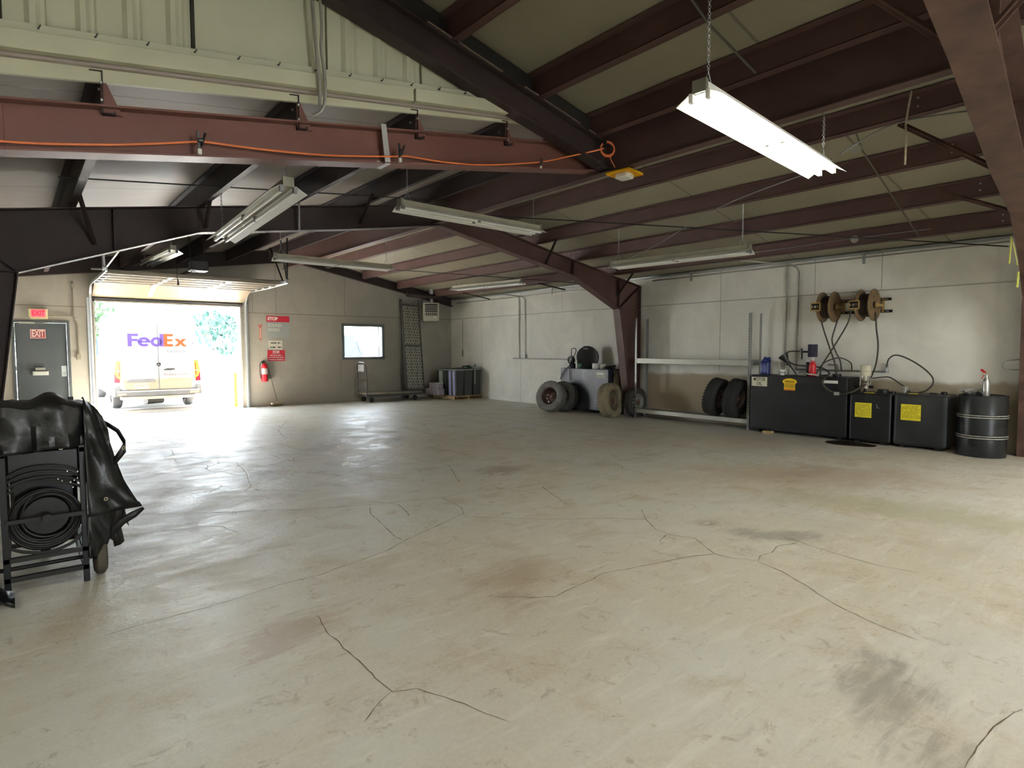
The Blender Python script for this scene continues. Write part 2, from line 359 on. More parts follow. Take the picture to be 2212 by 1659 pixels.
FLOOR = floor_material()
fl = MB(); nx, ny = 42, 52
fl.add([(XNL + (XW-XNL)*i/nx, YB + (YF+.25-YB)*j/ny, 0) for j in range(ny+1) for i in range(nx+1)],
       [(j*(nx+1)+i, j*(nx+1)+i+1, (j+1)*(nx+1)+i+1, (j+1)*(nx+1)+i) for j in range(ny) for i in range(nx)])
floor = struct(fl.build('floor', FLOOR), 'cracked stained grey beige concrete floor of the garage', 'floor')
CR = [[(0.32,3.9),(0.48,3.92),(0.93,3.94),(1.28,4.0),(1.6,4.0),(2.15,4.16),(2.31,4.23),(2.43,4.3),(3.1,4.57),(3.23,4.63),(3.33,4.8),(3.42,5.28)],
[(3.17,4.55),(3.44,4.27),(3.7,3.99),(4.13,3.69),(4.4,3.4)],[(0.84,6.58),(1.55,6.12),(2.28,5.66),(2.79,5.48),(3.39,5.3),(3.83,5.33),(4.22,5.16),(4.88,5.06)],
[(2.66,5.43),(2.55,5.19),(2.47,4.77),(2.39,4.42),(2.39,4.29)],[(2.78,6.88),(3.51,7.29),(4.3,7.84),(4.33,7.11),(4.44,6.71),(4.1,6.04),(3.97,5.76)],
[(4.65,3.65),(4.38,3.37),(4.22,3.14),(4.2,2.98),(4.27,2.8),(4.06,2.5),(4.08,2.36),(4.16,2.2),(4.1,1.98),(3.82,1.52),(3.73,1.28),(3.68,1.02)],
[(2.27,2.94),(2.45,2.77),(2.58,2.69),(3.09,2.76),(3.28,2.71),(3.81,2.58),(4.06,2.5)],[(4.16,2.2),(4.29,2.25),(4.4,2.22),(4.6,2.26),(4.81,2.21)],
[(1.31,3.39),(1.28,3.22),(1.27,2.92),(1.26,2.61),(1.27,2.4),(1.37,2.35),(1.47,2.12),(1.54,1.89)],[(3.31,0.53),(3.07,0.58),(2.87,0.59),(2.68,0.58)],
[(5.88,8.45),(7.31,8.94),(8.49,9.16),(9.8,9.48)],[(4.88,2.37),(4.83,2.15),(4.77,1.91),(4.75,1.59),(4.81,1.35)],
[(2.29,8.73),(2.2,8.0),(2.03,7.13),(1.89,6.91)],[(2.97,9.11),(3.53,8.39),(3.86,7.86)],[(1.29,8.76),(1.89,9.06),(2.49,9.26)],[(4.48,13.07),(3.83,11.7),(3.62,10.7)],
[(1.28,11.67),(1.78,11.9),(2.19,10.78)],[(4.57,5.01),(4.22,4.24)],[(4.17,3.01),(3.98,2.93)],[(5.71,5.44),(7.06,5.43),(8.29,5.64)],[(1.27,2.4),(1.15,2.34),(1.08,2.27)]]
CRM = mat('crack_dirt', (104, 90, 66), .9, 0, .2, 10)
rnd = random.Random(21)
for k in range(34):          # hairline cracks of the crazed floor near the garage door
    x, y = rnd.uniform(.9, 6.5), rnd.uniform(5.2, 13.0); a = rnd.uniform(0, 6.28); c = [(x, y)]
    for j in range(rnd.randint(3, 7)):
        a += rnd.uniform(-.9, .9); L = rnd.uniform(.10, .30); x += L*math.cos(a); y += L*math.sin(a); c.append((x, y))
    CR.append(c)
rnd = random.Random(4)
for c in CR:
    pts = []
    for (a, b) in zip(c[:-1], c[1:]):
        L = math.dist(a, b); k = max(2, int(L/.05))
        for i in range(k):
            t = i/k; pts.append((a[0]+(b[0]-a[0])*t, a[1]+(b[1]-a[1])*t))
    pts.append(c[-1]); vs = []; fs = []; jx = jy = 0
    for i, (x, y) in enumerate(pts):
        q = pts[min(i+1, len(pts)-1)]; q0 = pts[max(i-1, 0)]; dx, dy = q[0]-q0[0], q[1]-q0[1]; L = math.hypot(dx, dy) or 1
        jx = jx*.6+rnd.uniform(-.007, .007); jy = jy*.6+rnd.uniform(-.007, .007)
        dist = math.hypot(x, y); w = rnd.uniform(.0009, .0026) * (1+.10*dist) * (.4 if i in (0, len(pts)-1) else 1)
        vs += [(x+jx-dy/L*w, y+jy+dx/L*w, .0012), (x+jx+dy/L*w, y+jy-dx/L*w, .0012)]
    fs = [(2*i, 2*i+1, 2*i+3, 2*i+2) for i in range(len(pts)-1)]
    m = MB(); m.add(vs, fs); m.build('floor_crack', CRM, floor)
PAINT = mat('faded_floor_paint', (196, 190, 172), .6, 0, .15, 20)
for a, b, w in (((8.3, 11.9), (8.19, 7.23), .045), ((5.91, 10.57), (5.76, 8.41), .04)):
    m = MB(); m.add([(a[0]-w, a[1], .001), (a[0]+w, a[1], .001), (b[0]+w, b[1], .001), (b[0]-w, b[1], .001)], [(0, 1, 2, 3)]); m.build('painted_line', PAINT, floor)

WR = wall_material('right_wall_panels', (236, 234, 226), 2.54, [(13.3, 0, 5), (11.6, 2.54, 5), (9.6, 2.54, 5), (6.9, 1.1, 5), (5.0, 2.54, 5), (3.9, 2.54, 5), (15.2, 0, 2.5)], 1, (160, 143, 112), 1.02, 8.9, .3)
m = MB(); m.add([(XW, YB, 0), (XW, YF+.2, 0), (XW, YF+.2, 3.25), (XW, YB, 3.25), (XW+.2, YB, 0), (XW+.2, YF+.2, 0), (XW+.2, YF+.2, 3.25), (XW+.2, YB, 3.25)],
                [(0,1,2,3),(7,6,5,4),(0,4,5,1),(2,6,7,3),(0,3,7,4),(1,5,6,2)])
struct(m.build('wall_right', WR), 'long white panelled concrete side wall', 'wall')
WF = wall_material('far_wall_panels', (160, 155, 146), 2.53, [(7.56, 2.53, 5), (5.57, 2.53, 5), (4.95, 2.53, 3.3), (7.4, .6, 1.24)], 0, None, dirt=.25)
# far wall with openings: personnel door, garage door, window
m = MB()
D0, D1, DZ = -.05, .97, 2.20
G0, G1, GZ = 1.42, 4.66, 2.70
W0, W1, WZ0, WZ1 = 7.47, 8.80, 1.27, 2.28
t0, t1 = YF, YF+.2
def fwb(x0, x1, z0, z1): m.box(x0, x1, t0, t1, z0, z1)
fwb(XL-.2, D0, 0, 2.7); fwb(D0, D1, DZ, 2.7); fwb(D1, G0, 0, 2.7); fwb(G1, W0, 0, 2.7); fwb(W0, W1, 0, WZ0); fwb(W0, W1, WZ1, 2.7); fwb(W1, XW, 0, 2.7)
m.prism([(XL-.2, 2.7), (XW+.2, 2.7), (XW+.2, deckR(XW)+.05), (XR, deckR(XR)+.05), (XL-.2, deckL(XL)+.05)], 1, t0, t1)
struct(m.build('wall_far', WF), 'far end wall with the garage door, exit door and window', 'wall')
WHITEW = wall_material('painted_panel_wall', (205, 202, 188), 9, [], 1)
m = MB(); m.box(XL-.2, XL, YG, YF+.2, 0, deckL(XL)+.05); struct(m.build('wall_left', WHITEW), 'left side wall of the far bay', 'wall')
m = MB(); m.box(XNL-.2, XNL, YB, YG, 0, 5.0); struct(m.build('wall_near_left', WHITEW), 'left side wall of the near bay', 'wall')
m = MB(); m.box(XNL-.2, XL-.2, YG, YG+.2, 0, 3.4); struct(m.build('wall_near_front', WHITEW), 'front wall of the near bay', 'wall')
m = MB()
for x0, x1 in ((XNL-.2, 2.5), (4.7, XW+.2)): m.box(x0, x1, YB-.2, YB, 0, 3.7)
m.box(2.5, 4.7, YB-.2, YB, 2.5, 3.7)  # doorway added in the unseen wall to light the near bay
m.prism([(XNL-.2, 3.7), (XW+.2, 3.7), (XR, deckN(XR)+1.0), (-1, deckN(-1)+.1), (XNL-.2, 5.0)], 1, YB-.2, YB)
struct(m.build('wall_rear', WHITEW), 'rear wall with an open doorway', 'wall')
# ceilings
CEIL = ceiling_material('vinyl_insulation_ceiling', (146, 140, 122), 2.4, .6)
CEILL = ceiling_material('vinyl_insulation_ceiling_left', (160, 150, 143), 1.75, .3)
def slab(name, pts, mm, lab):
    q = MB(); n = len(pts)
    q.add([p for p in pts] + [(p[0], p[1], p[2]+.06) for p in pts], [tuple(range(n)), tuple(range(2*n-1, n-1, -1))] + [(i, (i+1) % n, (i+1) % n+n, i+n) for i in range(n)])
    return struct(q.build(name, mm), lab, 'ceiling')
slab('ceiling_right', [(XW+.2, YB-.2, deckR(XW+.2)), (XW+.2, YF+.2, deckR(XW+.2)), (XR, YF+.2, deckR(XR)), (XR, YB-.2, deckR(XR))], CEIL, 'right roof slope lined with yellowed insulation')
slab('ceiling_left', [(XR, YG, deckL(XR)), (XR, YF+.2, deckL(XR)), (XL-.2, YF+.2, deckL(XL-.2)), (XL-.2, YG, deckL(XL-.2))], CEILL, 'left roof slope over the far bay, sagging pale insulation')
slab('ceiling_near', [(XR, YB-.2, deckN(XR)), (XR, YG+.1, deckN(XR)), (-1, YG+.1, deckN(-1)), (-1, YB-.2, deckN(-1))], CEIL, 'higher roof slope over the near bay')
slab('ceiling_near_left', [(-1, YB-.2, deckN(-1)), (-1, YG+.1, deckN(-1)), (XNL-.2, YG+.1, deckN(XNL-.2)), (XNL-.2, YB-.2, deckN(XNL-.2))], CEIL, 'left slope of the near bay roof')
# white gable wall over the far bay roof: flat boards and ribbed sheets
GAB = mat('cream_painted_metal', (190, 190, 166), .5, 0, .06, 2.5, .05, 20)
m = MB()
def gz(x): return min(deckN(x)+.03, 6.0)
def lo(x): return deckL(x)+.05
def panel(x0, x1, ribs):
    if not ribs:
        m.hexa([(x0, YG, lo(x0)), (x1, YG, lo(x1)), (x1, YG+.03, lo(x1)), (x0, YG+.03, lo(x0))], [(x0, YG, gz(x0)), (x1, YG, gz(x1)), (x1, YG+.03, gz(x1)), (x0, YG+.03, gz(x0))])
    else:
        n = max(1, round((x1-x0)/.30)); prof = []
        for i in range(n):
            a = x0+(x1-x0)*i/n; w = (x1-x0)/n
            prof += [(a, 0), (a+w*.40, 0), (a+w*.50, -.03), (a+w*.62, -.03), (a+w*.72, 0), (a+w*.80, 0), (a+w*.84, -.012), (a+w*.92, 0)]
        prof.append((x1, 0))
        for (a, p), (b, q) in zip(prof[:-1], prof[1:]):
            m.hexa([(a, YG+p, lo(a)), (b, YG+q, lo(b)), (b, YG+.04, lo(b)), (a, YG+.04, lo(a))], [(a, YG+p, gz(a)), (b, YG+q, gz(b)), (b, YG+.04, gz(b)), (a, YG+.04, gz(a))])
panel(XNL, -1.0, False); panel(-1.0, .0, False); panel(.02, 1.12, True); panel(1.15, 2.18, False); panel(2.2, 3.12, True); panel(3.15, 5.6, False)
m.prism([(XNL, 3.2), (XL, 3.25), (5.7, deckL(5.7)-.0), (5.7, deckN(5.7)+.06), (-1, deckN(-1)+.06), (XNL, deckN(XNL)+.06)], 1, YG+.042, YG+.075)
gable = struct(m.build('wall_gable', GAB), 'cream painted gable wall of flat and ribbed metal sheets above the red beam', 'wall')
m = MB()
for x in (.005, 1.135): m.box(x-.012, x+.012, YG-.02, YG+.01, lo(x)+.1, gz(x)-.1)
m.build('panel_joint', mat('dark_joint', (40, 38, 26), .8, 0, .1), gable)
m = MB()
def band(x0, x1, ya, yb, za, zb): m.hexa([(x0, ya, deckL(x0)+za), (x1, ya, deckL(x1)+za), (x1, yb, deckL(x1)+za), (x0, yb, deckL(x0)+za)], [(x0, ya, deckL(x0)+zb), (x1, ya, deckL(x1)+zb), (x1, yb, deckL(x1)+zb), (x0, yb, deckL(x0)+zb)])
band(-1.5, 4.6, YG-.06, YG-.03, .125, .20); band(-1.5, 3.0, YG-.10, YG-.03, .015, .135); band(3.02, 4.7, YG-.105, YG-.03, .018, .138)
m.build('flashing', GAB, gable, bevel=.004)
m = MB()
for i in range(13):
    x = .2+i*.31; m.cyl((x, YG-.055, deckL(x)+.175), (x, YG-.085, deckL(x)+.165), .006, n=8); m.cyl((x, YG-.08, deckL(x)+.165), (x+.012, YG-.085, deckL(x)+.19), .004, n=6)
m.build('screw', INK, gable)

# ------------------------------------------------------------------ steel
def member(name, mm, parent, stations, y, fw, wt=.012, ft=.016, stiff=(), caps=True, org=(0, 0, 0)):
    """tapered I member in a plane y=const; stations: ((xi, zi), (xo, zo)) inner and outer edges"""
    m = MB(org)
    for (a, b) in zip(stations[:-1], stations[1:]):
        (i0, o0), (i1, o1) = a, b
        m.hexa([(i0[0], y-wt/2, i0[1]), (i1[0], y-wt/2, i1[1]), (o1[0], y-wt/2, o1[1]), (o0[0], y-wt/2, o0[1])],
               [(i0[0], y+wt/2, i0[1]), (i1[0], y+wt/2, i1[1]), (o1[0], y+wt/2, o1[1]), (o0[0], y+wt/2, o0[1])])
        for p, q in ((i0, i1), (o0, o1)):
            if math.dist(p, q) > .02: 
                d = Vector((q[0]-p[0], 0, q[1]-p[1])).normalized(); nrm = Vector((-d.z, 0, d.x))*ft/2
                P, Q = Vector((p[0], 0, p[1])), Vector((q[0], 0, q[1]))
                m.hexa([P-nrm+Vector((0, y-fw/2, 0)), P+nrm+Vector((0, y-fw/2, 0)), P+nrm+Vector((0, y+fw/2, 0)), P-nrm+Vector((0, y+fw/2, 0))],
                       [Q-nrm+Vector((0, y-fw/2, 0)), Q+nrm+Vector((0, y-fw/2, 0)), Q+nrm+Vector((0, y+fw/2, 0)), Q-nrm+Vector((0, y+fw/2, 0))])
    for (p, q) in stiff:
        d = Vector((q[0]-p[0], 0, q[1]-p[1])).normalized(); nrm = Vector((-d.z, 0, d.x))*.006
        P, Q = Vector((p[0], 0, p[1])), Vector((q[0], 0, q[1])); g = fw/2-.006
        m.hexa([P-nrm+Vector((0, y-g, 0)), P+nrm+Vector((0, y-g, 0)), P+nrm+Vector((0, y+g, 0)), P-nrm+Vector((0, y+g, 0))],
               [Q-nrm+Vector((0, y-g, 0)), Q+nrm+Vector((0, y-g, 0)), Q+nrm+Vector((0, y+g, 0)), Q-nrm+Vector((0, y+g, 0))])
    return m.build(name, mm, parent, bevel=.002, segs=1)
FR_LAB = 'red oxide'
# middle frame, y = 9
f2 = thing('portal_frame', 'full dark red tapered steel portal frame in the middle of the hall', 'steel frame', (5.7, 9.0, 0))
o2 = (5.7, 9.0, 0)
member('column', STEEL, f2, [((10.93, 0), (11.24, 0)), ((10.50, 2.45), (11.24, 2.45))], 9.0, .20, org=o2)
member('haunch', STEEL, f2, [((10.50, 2.45), (11.24, 2.45)), ((10.5, 2.45), (11.24, 3.0)), ((9.03, 3.09), (9.05, 3.40))], 9.0, .20, stiff=[((10.5, 2.45), (11.24, 2.45)), ((10.5, 2.45), (11.24, 2.98)), ((10.5, 2.47), (10.52, 3.12))], org=o2)
member('rafter', STEEL, f2, [((9.03, 3.09), (9.05, 3.40)), ((5.76, 3.70), (5.72, 4.03))], 9.0, .20, stiff=[((9.03, 3.10), (9.05, 3.40))], org=o2)
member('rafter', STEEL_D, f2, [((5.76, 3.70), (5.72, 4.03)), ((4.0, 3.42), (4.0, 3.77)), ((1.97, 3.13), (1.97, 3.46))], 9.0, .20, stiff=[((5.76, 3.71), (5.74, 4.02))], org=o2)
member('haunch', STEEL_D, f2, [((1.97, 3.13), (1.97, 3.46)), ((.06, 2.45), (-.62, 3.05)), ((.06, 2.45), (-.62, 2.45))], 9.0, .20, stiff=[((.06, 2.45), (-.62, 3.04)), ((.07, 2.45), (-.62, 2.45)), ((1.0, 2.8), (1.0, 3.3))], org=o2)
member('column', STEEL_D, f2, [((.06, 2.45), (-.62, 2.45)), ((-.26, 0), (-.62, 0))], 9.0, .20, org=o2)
for x0, z0, x1, z1 in ((10.5, 2.75, 10.26, 3.15), (8.3, 3.25, 7.99, 3.6), (.80, 2.85, .62, 3.28), (4.3, 3.55, 4.2, 3.85), (2.05, 3.2, 1.98, 3.5)):
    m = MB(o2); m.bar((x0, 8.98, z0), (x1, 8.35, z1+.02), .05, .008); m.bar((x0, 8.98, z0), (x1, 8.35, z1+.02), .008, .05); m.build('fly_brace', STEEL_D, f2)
m = MB(o2); m.cyl((3.28, 8.86, 3.3), (3.28, 8.84, 3.85), .018, n=8); m.build('hanger_pipe', GALV, f2)
# gable frame of the near bay: the beam under the step and the rising rafter
YR = YG+.10
f1 = thing('gable_beam', 'bright red oxide beam below the cream gable, carrying an orange cord', 'steel beam', (2.5, YR, 3.2))
o1 = (2.5, YR, 3.2)
REDB = mat('bright_oxide_steel', (104, 68, 60), .5, 0, .1, 2.5, .08, 30, .4)
RAF = lambda x: deckL(x)-.20
member('beam', REDB, f1, [((5.62, 3.77), (5.62, 4.07)), ((0.0, 2.875), (0.0, 3.20)), ((-.75, 2.75), (-.75, 3.09))], YR, .20, org=o1)
m = MB(o1); m.bar((2.77, YR-.10, 3.32), (2.73, YR-.10, 3.66), .006, .055, (1, 0, 0)); m.box(2.66, 2.80, YR-.10, YR+.1, 3.305, 3.312); m.build('splice_strap', GALV_L, f1)
f1b = thing('gable_rafter', 'dark brown rafter rising to the upper left across the cream gable', 'steel beam', (4.0, YG-.12, 4.2))
o1b = (4.0, YG-.12, 4.2); yd = YG-.12
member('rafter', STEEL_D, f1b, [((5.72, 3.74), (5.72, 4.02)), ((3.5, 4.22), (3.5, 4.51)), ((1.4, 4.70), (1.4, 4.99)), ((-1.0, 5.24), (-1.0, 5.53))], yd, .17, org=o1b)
m = MB(o1b)
for a, b in ((5.62, 3.0), (3.0, -1.0)):
    m.hexa([(a, yd+.02, deckN(a)-.24), (b, yd+.02, deckN(b)-.24), (b, yd+.05, deckN(b)-.24), (a, yd+.05, deckN(a)-.24)], [(a, yd+.02, deckN(a)-.01), (b, yd+.02, deckN(b)-.01), (b, yd+.05, deckN(b)-.01), (a, yd+.05, deckN(a)-.01)])
m.build('closure_strip', mat('dark_closure', (40, 38, 36), .6, 0, .2, 8), f1b)
m = MB(o1b)
for a, b in ((4.3, 5.15), (3.1, 4.0), (5.3, 5.5)):
    m.bar((b, yd-.06, deckN(b)-.235), (a, yd-.06, deckN(a)-.235), .05, .006)
m.build('shim_plate', mat('dusty_plate', (140, 126, 112), .7, 0, .2, 20), f1b)
# near frame (slightly askew), haunch and column at the right edge
def ny_(x): return 1.945-.11*(10.7-x)
ang = math.atan(.11)
f0 = thing('near_portal_frame', 'rusty brown tapered portal frame nearest the drum, rising steeply over the near bay', 'steel frame', (11.0, ny_(11.0)-.13, 0), ang)
def L0(x, z): return ((x-11.0)/math.cos(ang), z)
RUST = mat('rusty_oxide_steel', (84, 62, 54), .6, 0, .4, 5, .2, 22, .35)
st = [((11.12, 0), (11.28, 0)), ((10.81, 2.27), (11.28, 2.27)), ((10.81, 2.28), (11.28, 3.0)), ((10.03, 2.71), (10.1, 3.19)), ((8.81, 3.09), (8.85, 3.44)), ((7.03, 3.18), (7.05, 3.78)), ((4.77, 3.44), (4.8, 4.22)), ((3.91, 3.50), (3.95, 4.42)), ((1.0, 3.9), (1.0, 5.02)), ((-1.0, 4.3), (-1.0, 5.5))]
sl = [(L0(*a), L0(*b)) for a, b in st]
member('column', RUST, f0, sl[:2], 0, .26, org=(0, 0, 0))
member('haunch', RUST, f0, sl[1:5], 0, .26, stiff=[sl[1], sl[2]], org=(0, 0, 0))
member('rafter', RUST, f0, sl[4:], 0, .26, stiff=[sl[5], sl[6]], org=(0, 0, 0))
for (x, z, tx, tz) in ((4.6, 3.45, 4.55, 4.25), (7.04, 3.2, 6.9, 3.78), (8.9, 3.1, 8.9, 3.5)):
    a = L0(x, z)
    for sgn in (1, -1):
        m = MB(); b = L0(tx, tz); m.bar((a[0], sgn*.1, a[1]+.02), (b[0], sgn*.85, b[1]), .055, .008); m.bar((a[0], sgn*.1, a[1]+.02), (b[0], sgn*.85, b[1]), .008, .055); m.build('fly_brace', RUST, f0)
# purlins
def purlin(x, y0, y1, deck, slope, label, group, mm=PURL, depth=.20, solo=False):
    """Z purlin under a roof slope"""
    z = deck(x); t = None if solo else thing('roof_purlin', label, 'roof purlin', (x, (y0+y1)/2, z-.1), group=group); m = MB((x, (y0+y1)/2, z-.1))
    s = slope; z1 = z-.012; z0 = z-depth-.01
    m.box(x-.004, x+.004, y0, y1, z0, z1)
    m.hexa([(x-.004, y0, z0), (x+.075, y0, z0+.075*s), (x+.075, y1, z0+.075*s), (x-.004, y1, z0)], [(x-.004, y0, z0+.007), (x+.075, y0, z0+.007+.075*s), (x+.075, y1, z0+.007+.075*s), (x-.004, y1, z0+.007)])
    m.hexa([(x+.004, y0, z1-.007), (x-.075, y0, z1-.007-.075*s), (x-.075, y1, z1-.007-.075*s), (x+.004, y1, z1-.007)], [(x+.004, y0, z1), (x-.075, y0, z1-.075*s), (x-.075, y1, z1-.075*s), (x+.004, y1, z1)])
    m.box(x+.068, x+.075, y0, y1, z0+.075*s, z0+.075*s+.02)
    if solo:
        q = m.build('roof_purlin', mm, None); q.location = (x, (y0+y1)/2, z-.1); return tag(q, label, 'roof purlin', group)
    m.build('web', mm, t)
    return t
LDEP = lambda x: .305-.012*x
names = ['lowest, nearest the white side wall', 'second up from the side wall', 'third up from the side wall', 'fourth up from the side wall']
for i, x in enumerate((10.28, 9.14, 7.99, 6.87)):
    t = purlin(x, YB, YF-.3, deckR, -.19, 'long red purlin under the right roof slope, ' + names[i], 'purlins under the right roof slope')
    if x != 7.99:
        pass
    m = MB(t.location)
    for y in (8.85, 9.15, 1.7, 2.1):
        for z in (.06, .14): m.cyl((x-.004, y, deckR(x)-z), (x-.014, y, deckR(x)-z), .012, n=8)
    m.build('bolt', GALV, t)
m = MB(); m.box(5.63, 5.76, 1.42, 16.6, 3.712, 3.722); m.box(5.69, 5.70, 1.42, 16.6, 3.72, 4.2); tag(m.build('ridge_beam', PURL, None), 'deep ridge beam with a bright bottom flange running from the near frame to the middle frame', 'steel beam')
purlin(5.92, YB, YF-.3, deckR, -.19, 'dark purlin just right of the ridge beam', 'purlins beside the ridge', solo=True)
lab = ['first purlin up the near bay slope, left of the ridge', 'second purlin up the near bay slope', 'third purlin up the near bay slope', 'fourth purlin up the near bay slope', 'fifth purlin up the near bay slope', 'sixth purlin, highest on the near bay slope']
for i, x in enumerate((5.42, 4.50, 3.38, 2.27, 1.16, .05)):
    purlin(x, YB, YG-.02, deckN, -.225, ('deep dark purlin hard by the ridge in the near bay' if i == 0 else lab[i-1]), 'purlins of the near bay roof', PURL, .23, solo=True)
lab = ['first dark purlin from the left wall, above the garage door track', 'second dark purlin from the left wall', 'third dark purlin from the left wall', 'fourth dark purlin from the left wall', 'dark purlin of the left slope next to the ridge']
for i, x in enumerate((.55, 1.95, 3.12, 4.25, 5.30)):
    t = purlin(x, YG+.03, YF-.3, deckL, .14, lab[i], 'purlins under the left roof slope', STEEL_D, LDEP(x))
    m = MB(t.location); z = deckL(x)
    m.prism([(x-.01, z-.012), (x-.01, z-LDEP(x)), (x+.12, z-LDEP(x))], 1, YG+.05, YG+.062); m.build('clip_plate', REDB, t)
    m = MB(t.location)
    for dz in (.10, .22):
        for y in (YG+.02, YG+.16): m.cyl((x-.004, y, z-dz), (x-.016, y, z-dz), .012, n=8)
    m.build('bolt', GALV, t)
m = MB()
for x0, x1, dk in ((XL+.02, XR, deckL), (XR, XW-.02, deckR)):
    q_ = .36 if x0 < 5 else .26
    for y0, y1, dz0, dz1 in ((YF-.045, YF-.03, q_, .01), (YF-.16, YF-.03, q_, q_-.015), (YF-.16, YF-.03, .025, .01)):
        m.hexa([(x0, y0, dk(x0)-dz0), (x1, y0, dk(x1)-dz0), (x1, y1, dk(x1)-dz0), (x0, y1, dk(x0)-dz0)], [(x0, y0, dk(x0)-dz1), (x1, y0, dk(x1)-dz1), (x1, y1, dk(x1)-dz1), (x0, y1, dk(x0)-dz1)])
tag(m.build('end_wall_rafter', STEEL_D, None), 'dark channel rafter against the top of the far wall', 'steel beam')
m = MB(); m.box(XW-.09, XW-.005, YB, YF-.02, 3.165, 3.20); tag(m.build('eave_strut', GALV, None), 'grey eave angle along the top of the white side wall', 'roof strut')

# ------------------------------------------------------------------ rods, conduits, cords under the roof
def rod(name, label, cat, pts, r, mm, smooth=0, group=None):
    m = MB(); m.tube(pts, r, 8, smooth); return tag(m.build(name, mm, None, smooth=True), label, cat, group)
dR = lambda x, d: deckR(x)-d
rod('brace_rod', 'thin dark bracing rod crossing under the right purlins toward the near column', 'rod', [(6.3, 8.6, dR(6.3, .27)), (10.9, 2.15, 3.0)], .009, BLACKS)
rod('brace_rod', 'thin dark bracing rod sagging below the purlins of the far right slope', 'rod', [(6.1, 16.4, dR(6.1, .3)), (10.9, 9.3, 3.02)], .009, BLACKS)
rod('brace_rod', 'thin dark bracing rod under the far left purlins over the middle frame', 'rod', [(.4, 7.6, deckL(.4)-.24), (5.5, 8.2, deckL(5.5)-.30)], .008, BLACKS)
rod('conduit', 'thin pipe crossing the ceiling up beyond the lit lamp', 'conduit', [(3.6, 2.95, deckN(3.6)-.05), (4.6, 2.95, deckN(4.6)-.26), (5.35, 2.95, deckN(5.35)-.26)], .012, mat('dull_conduit', (92, 88, 78), .6, .1, .1))
rod('conduit', 'long thin conduit running down the right slope past the round ceiling box', 'conduit', [(7.0, 2.75, dR(7.0, .04)), (7.3, 2.75, dR(7.3, .24)), (10.2, 3.05, dR(10.2, .23))], .009, mat('dull_conduit', (92, 88, 78), .6, .1, .1))
rod('cable', 'grey cable slanting from the lit lamp up to the near frame', 'cable', [(5.75, 2.35, 3.3), (6.3, 2.1, 3.62), (6.9, 1.62, 3.75)], .007, GREYP, 5)
rod('cable', 'thin cable running from the lit lamp down toward the unlit lamp by the side wall', 'cable', [(5.9, 2.6, 3.25), (7.2, 4.4, 3.42), (8.1, 6.0, 3.28), (8.3, 6.9, 3.1)], .006, GREYP, 5)
rod('rope', 'pale frayed rope end hanging beside the rusty rafter', 'rope', [(6.2, 1.95, 3.84), (6.25, 2.0, 3.6), (6.2, 1.98, 3.45), (6.26, 2.0, 3.22)], .009, mat('pale_rope', (160, 150, 130), .9, 0, .2, 30), 5)
for nm, lb, c in (('junction_box', 'round grey ceiling box beside the lit lamp, above the conduit', (7.15, 2.75, dR(7.15, .26))), ('junction_box', 'round pale box on the lowest red purlin', (10.25, 3.93, dR(10.25, .13)))):
    m = MB(); m.cyl(c, Vector(c)+Vector((-.035, 0, -.02)), .055, n=20); tag(m.build(nm, CONDUIT, None, smooth=True), lb, 'electrical box')
m = MB(); m.tube([(10.20, 6.2, dR(10.2, .15)), (10.20, 5.2, dR(10.2, .16)), (10.2, 4.2, dR(10.2, .14)), (10.2, 2.9, dR(10.2, .15))], .006, 6, 4)
tag(m.build('cable', GREYP, None), 'thin pale cable clipped along the lowest red purlin', 'cable')
# conduits on the side wall
def wallpipe(label, pts, r=.014): return rod('conduit', label, 'conduit', pts, r, CONDUIT, 0)
X1 = XW-.03
wallpipe('left one of the two conduits running up beside the steel shelf', [(X1, 5.50, .9), (X1, 5.50, 3.15)], .017)
wallpipe('right one of the two conduits beside the steel shelf, bending onto a purlin', [(X1, 5.28, 1.18), (X1, 5.28, 2.98), (X1-.03, 5.31, 3.06), (X1-.12, 5.40, 3.12), (10.4, 5.95, dR(10.4, .2))], .015)
wallpipe('left vertical conduit on the far part of the white side wall', [(X1, 13.35, 1.27), (X1, 13.35, 3.08)], .016)
wallpipe('right vertical conduit on the far part of the side wall, ending in a box', [(X1, 13.08, 1.36), (X1, 13.08, 2.96), (X1-.05, 13.14, 3.05), (10.4, 13.9, dR(10.4, .2))], .014)
wallpipe('horizontal conduit low on the side wall leading to the scuffed steel tank', [(X1, 13.6, 1.275), (X1, 11.35, 1.275), (X1-.05, 11.12, 1.22), (X1-.2, 10.98, 1.10)], .016)
wallpipe('horizontal pipe along the side wall behind the black oil tank', [(X1, 5.30, 1.17), (X1, 3.74, 1.17)], .014)
wallpipe('short horizontal conduit above the first, ending at a valve by the black tank', [(X1, 4.72, 1.27), (X1, 4.55, 1.27), (X1, 4.52, 1.17)], .012)
wallpipe('high horizontal conduit tucked below the eave of the side wall', [(X1-.02, 16.5, 3.05), (X1-.02, 9.3, 3.06)], .012)
wallpipe('high horizontal conduit below the eave of the side wall in the near bay', [(X1-.02, 8.6, 3.10), (X1-.02, 2.2, 3.12)], .012)
m = MB(); m.box(XW-.075, XW-.005, 13.02, 13.13, 1.29, 1.40); tag(m.build('outlet_box', CONDUIT, None, bevel=.005), 'small grey outlet box under the conduit on the white side wall', 'electrical box')
for i, (y, lb) in enumerate(((7.55, 'eave clip nearest the middle frame on the side wall'), (4.15, 'eave clip above the hose reels'), (9.9, 'eave clip left of the middle frame'), (11.9, 'eave clip on the far side wall'))):
    m = MB(); m.box(XW-.11, XW-.09, y-.02, y+.02, 3.00, 3.22); m.box(XW-.11, XW, y-.02, y+.02, 3.20, 3.22); tag(m.build('eave_clip', GALV, None), lb, 'bracket', 'eave clips')
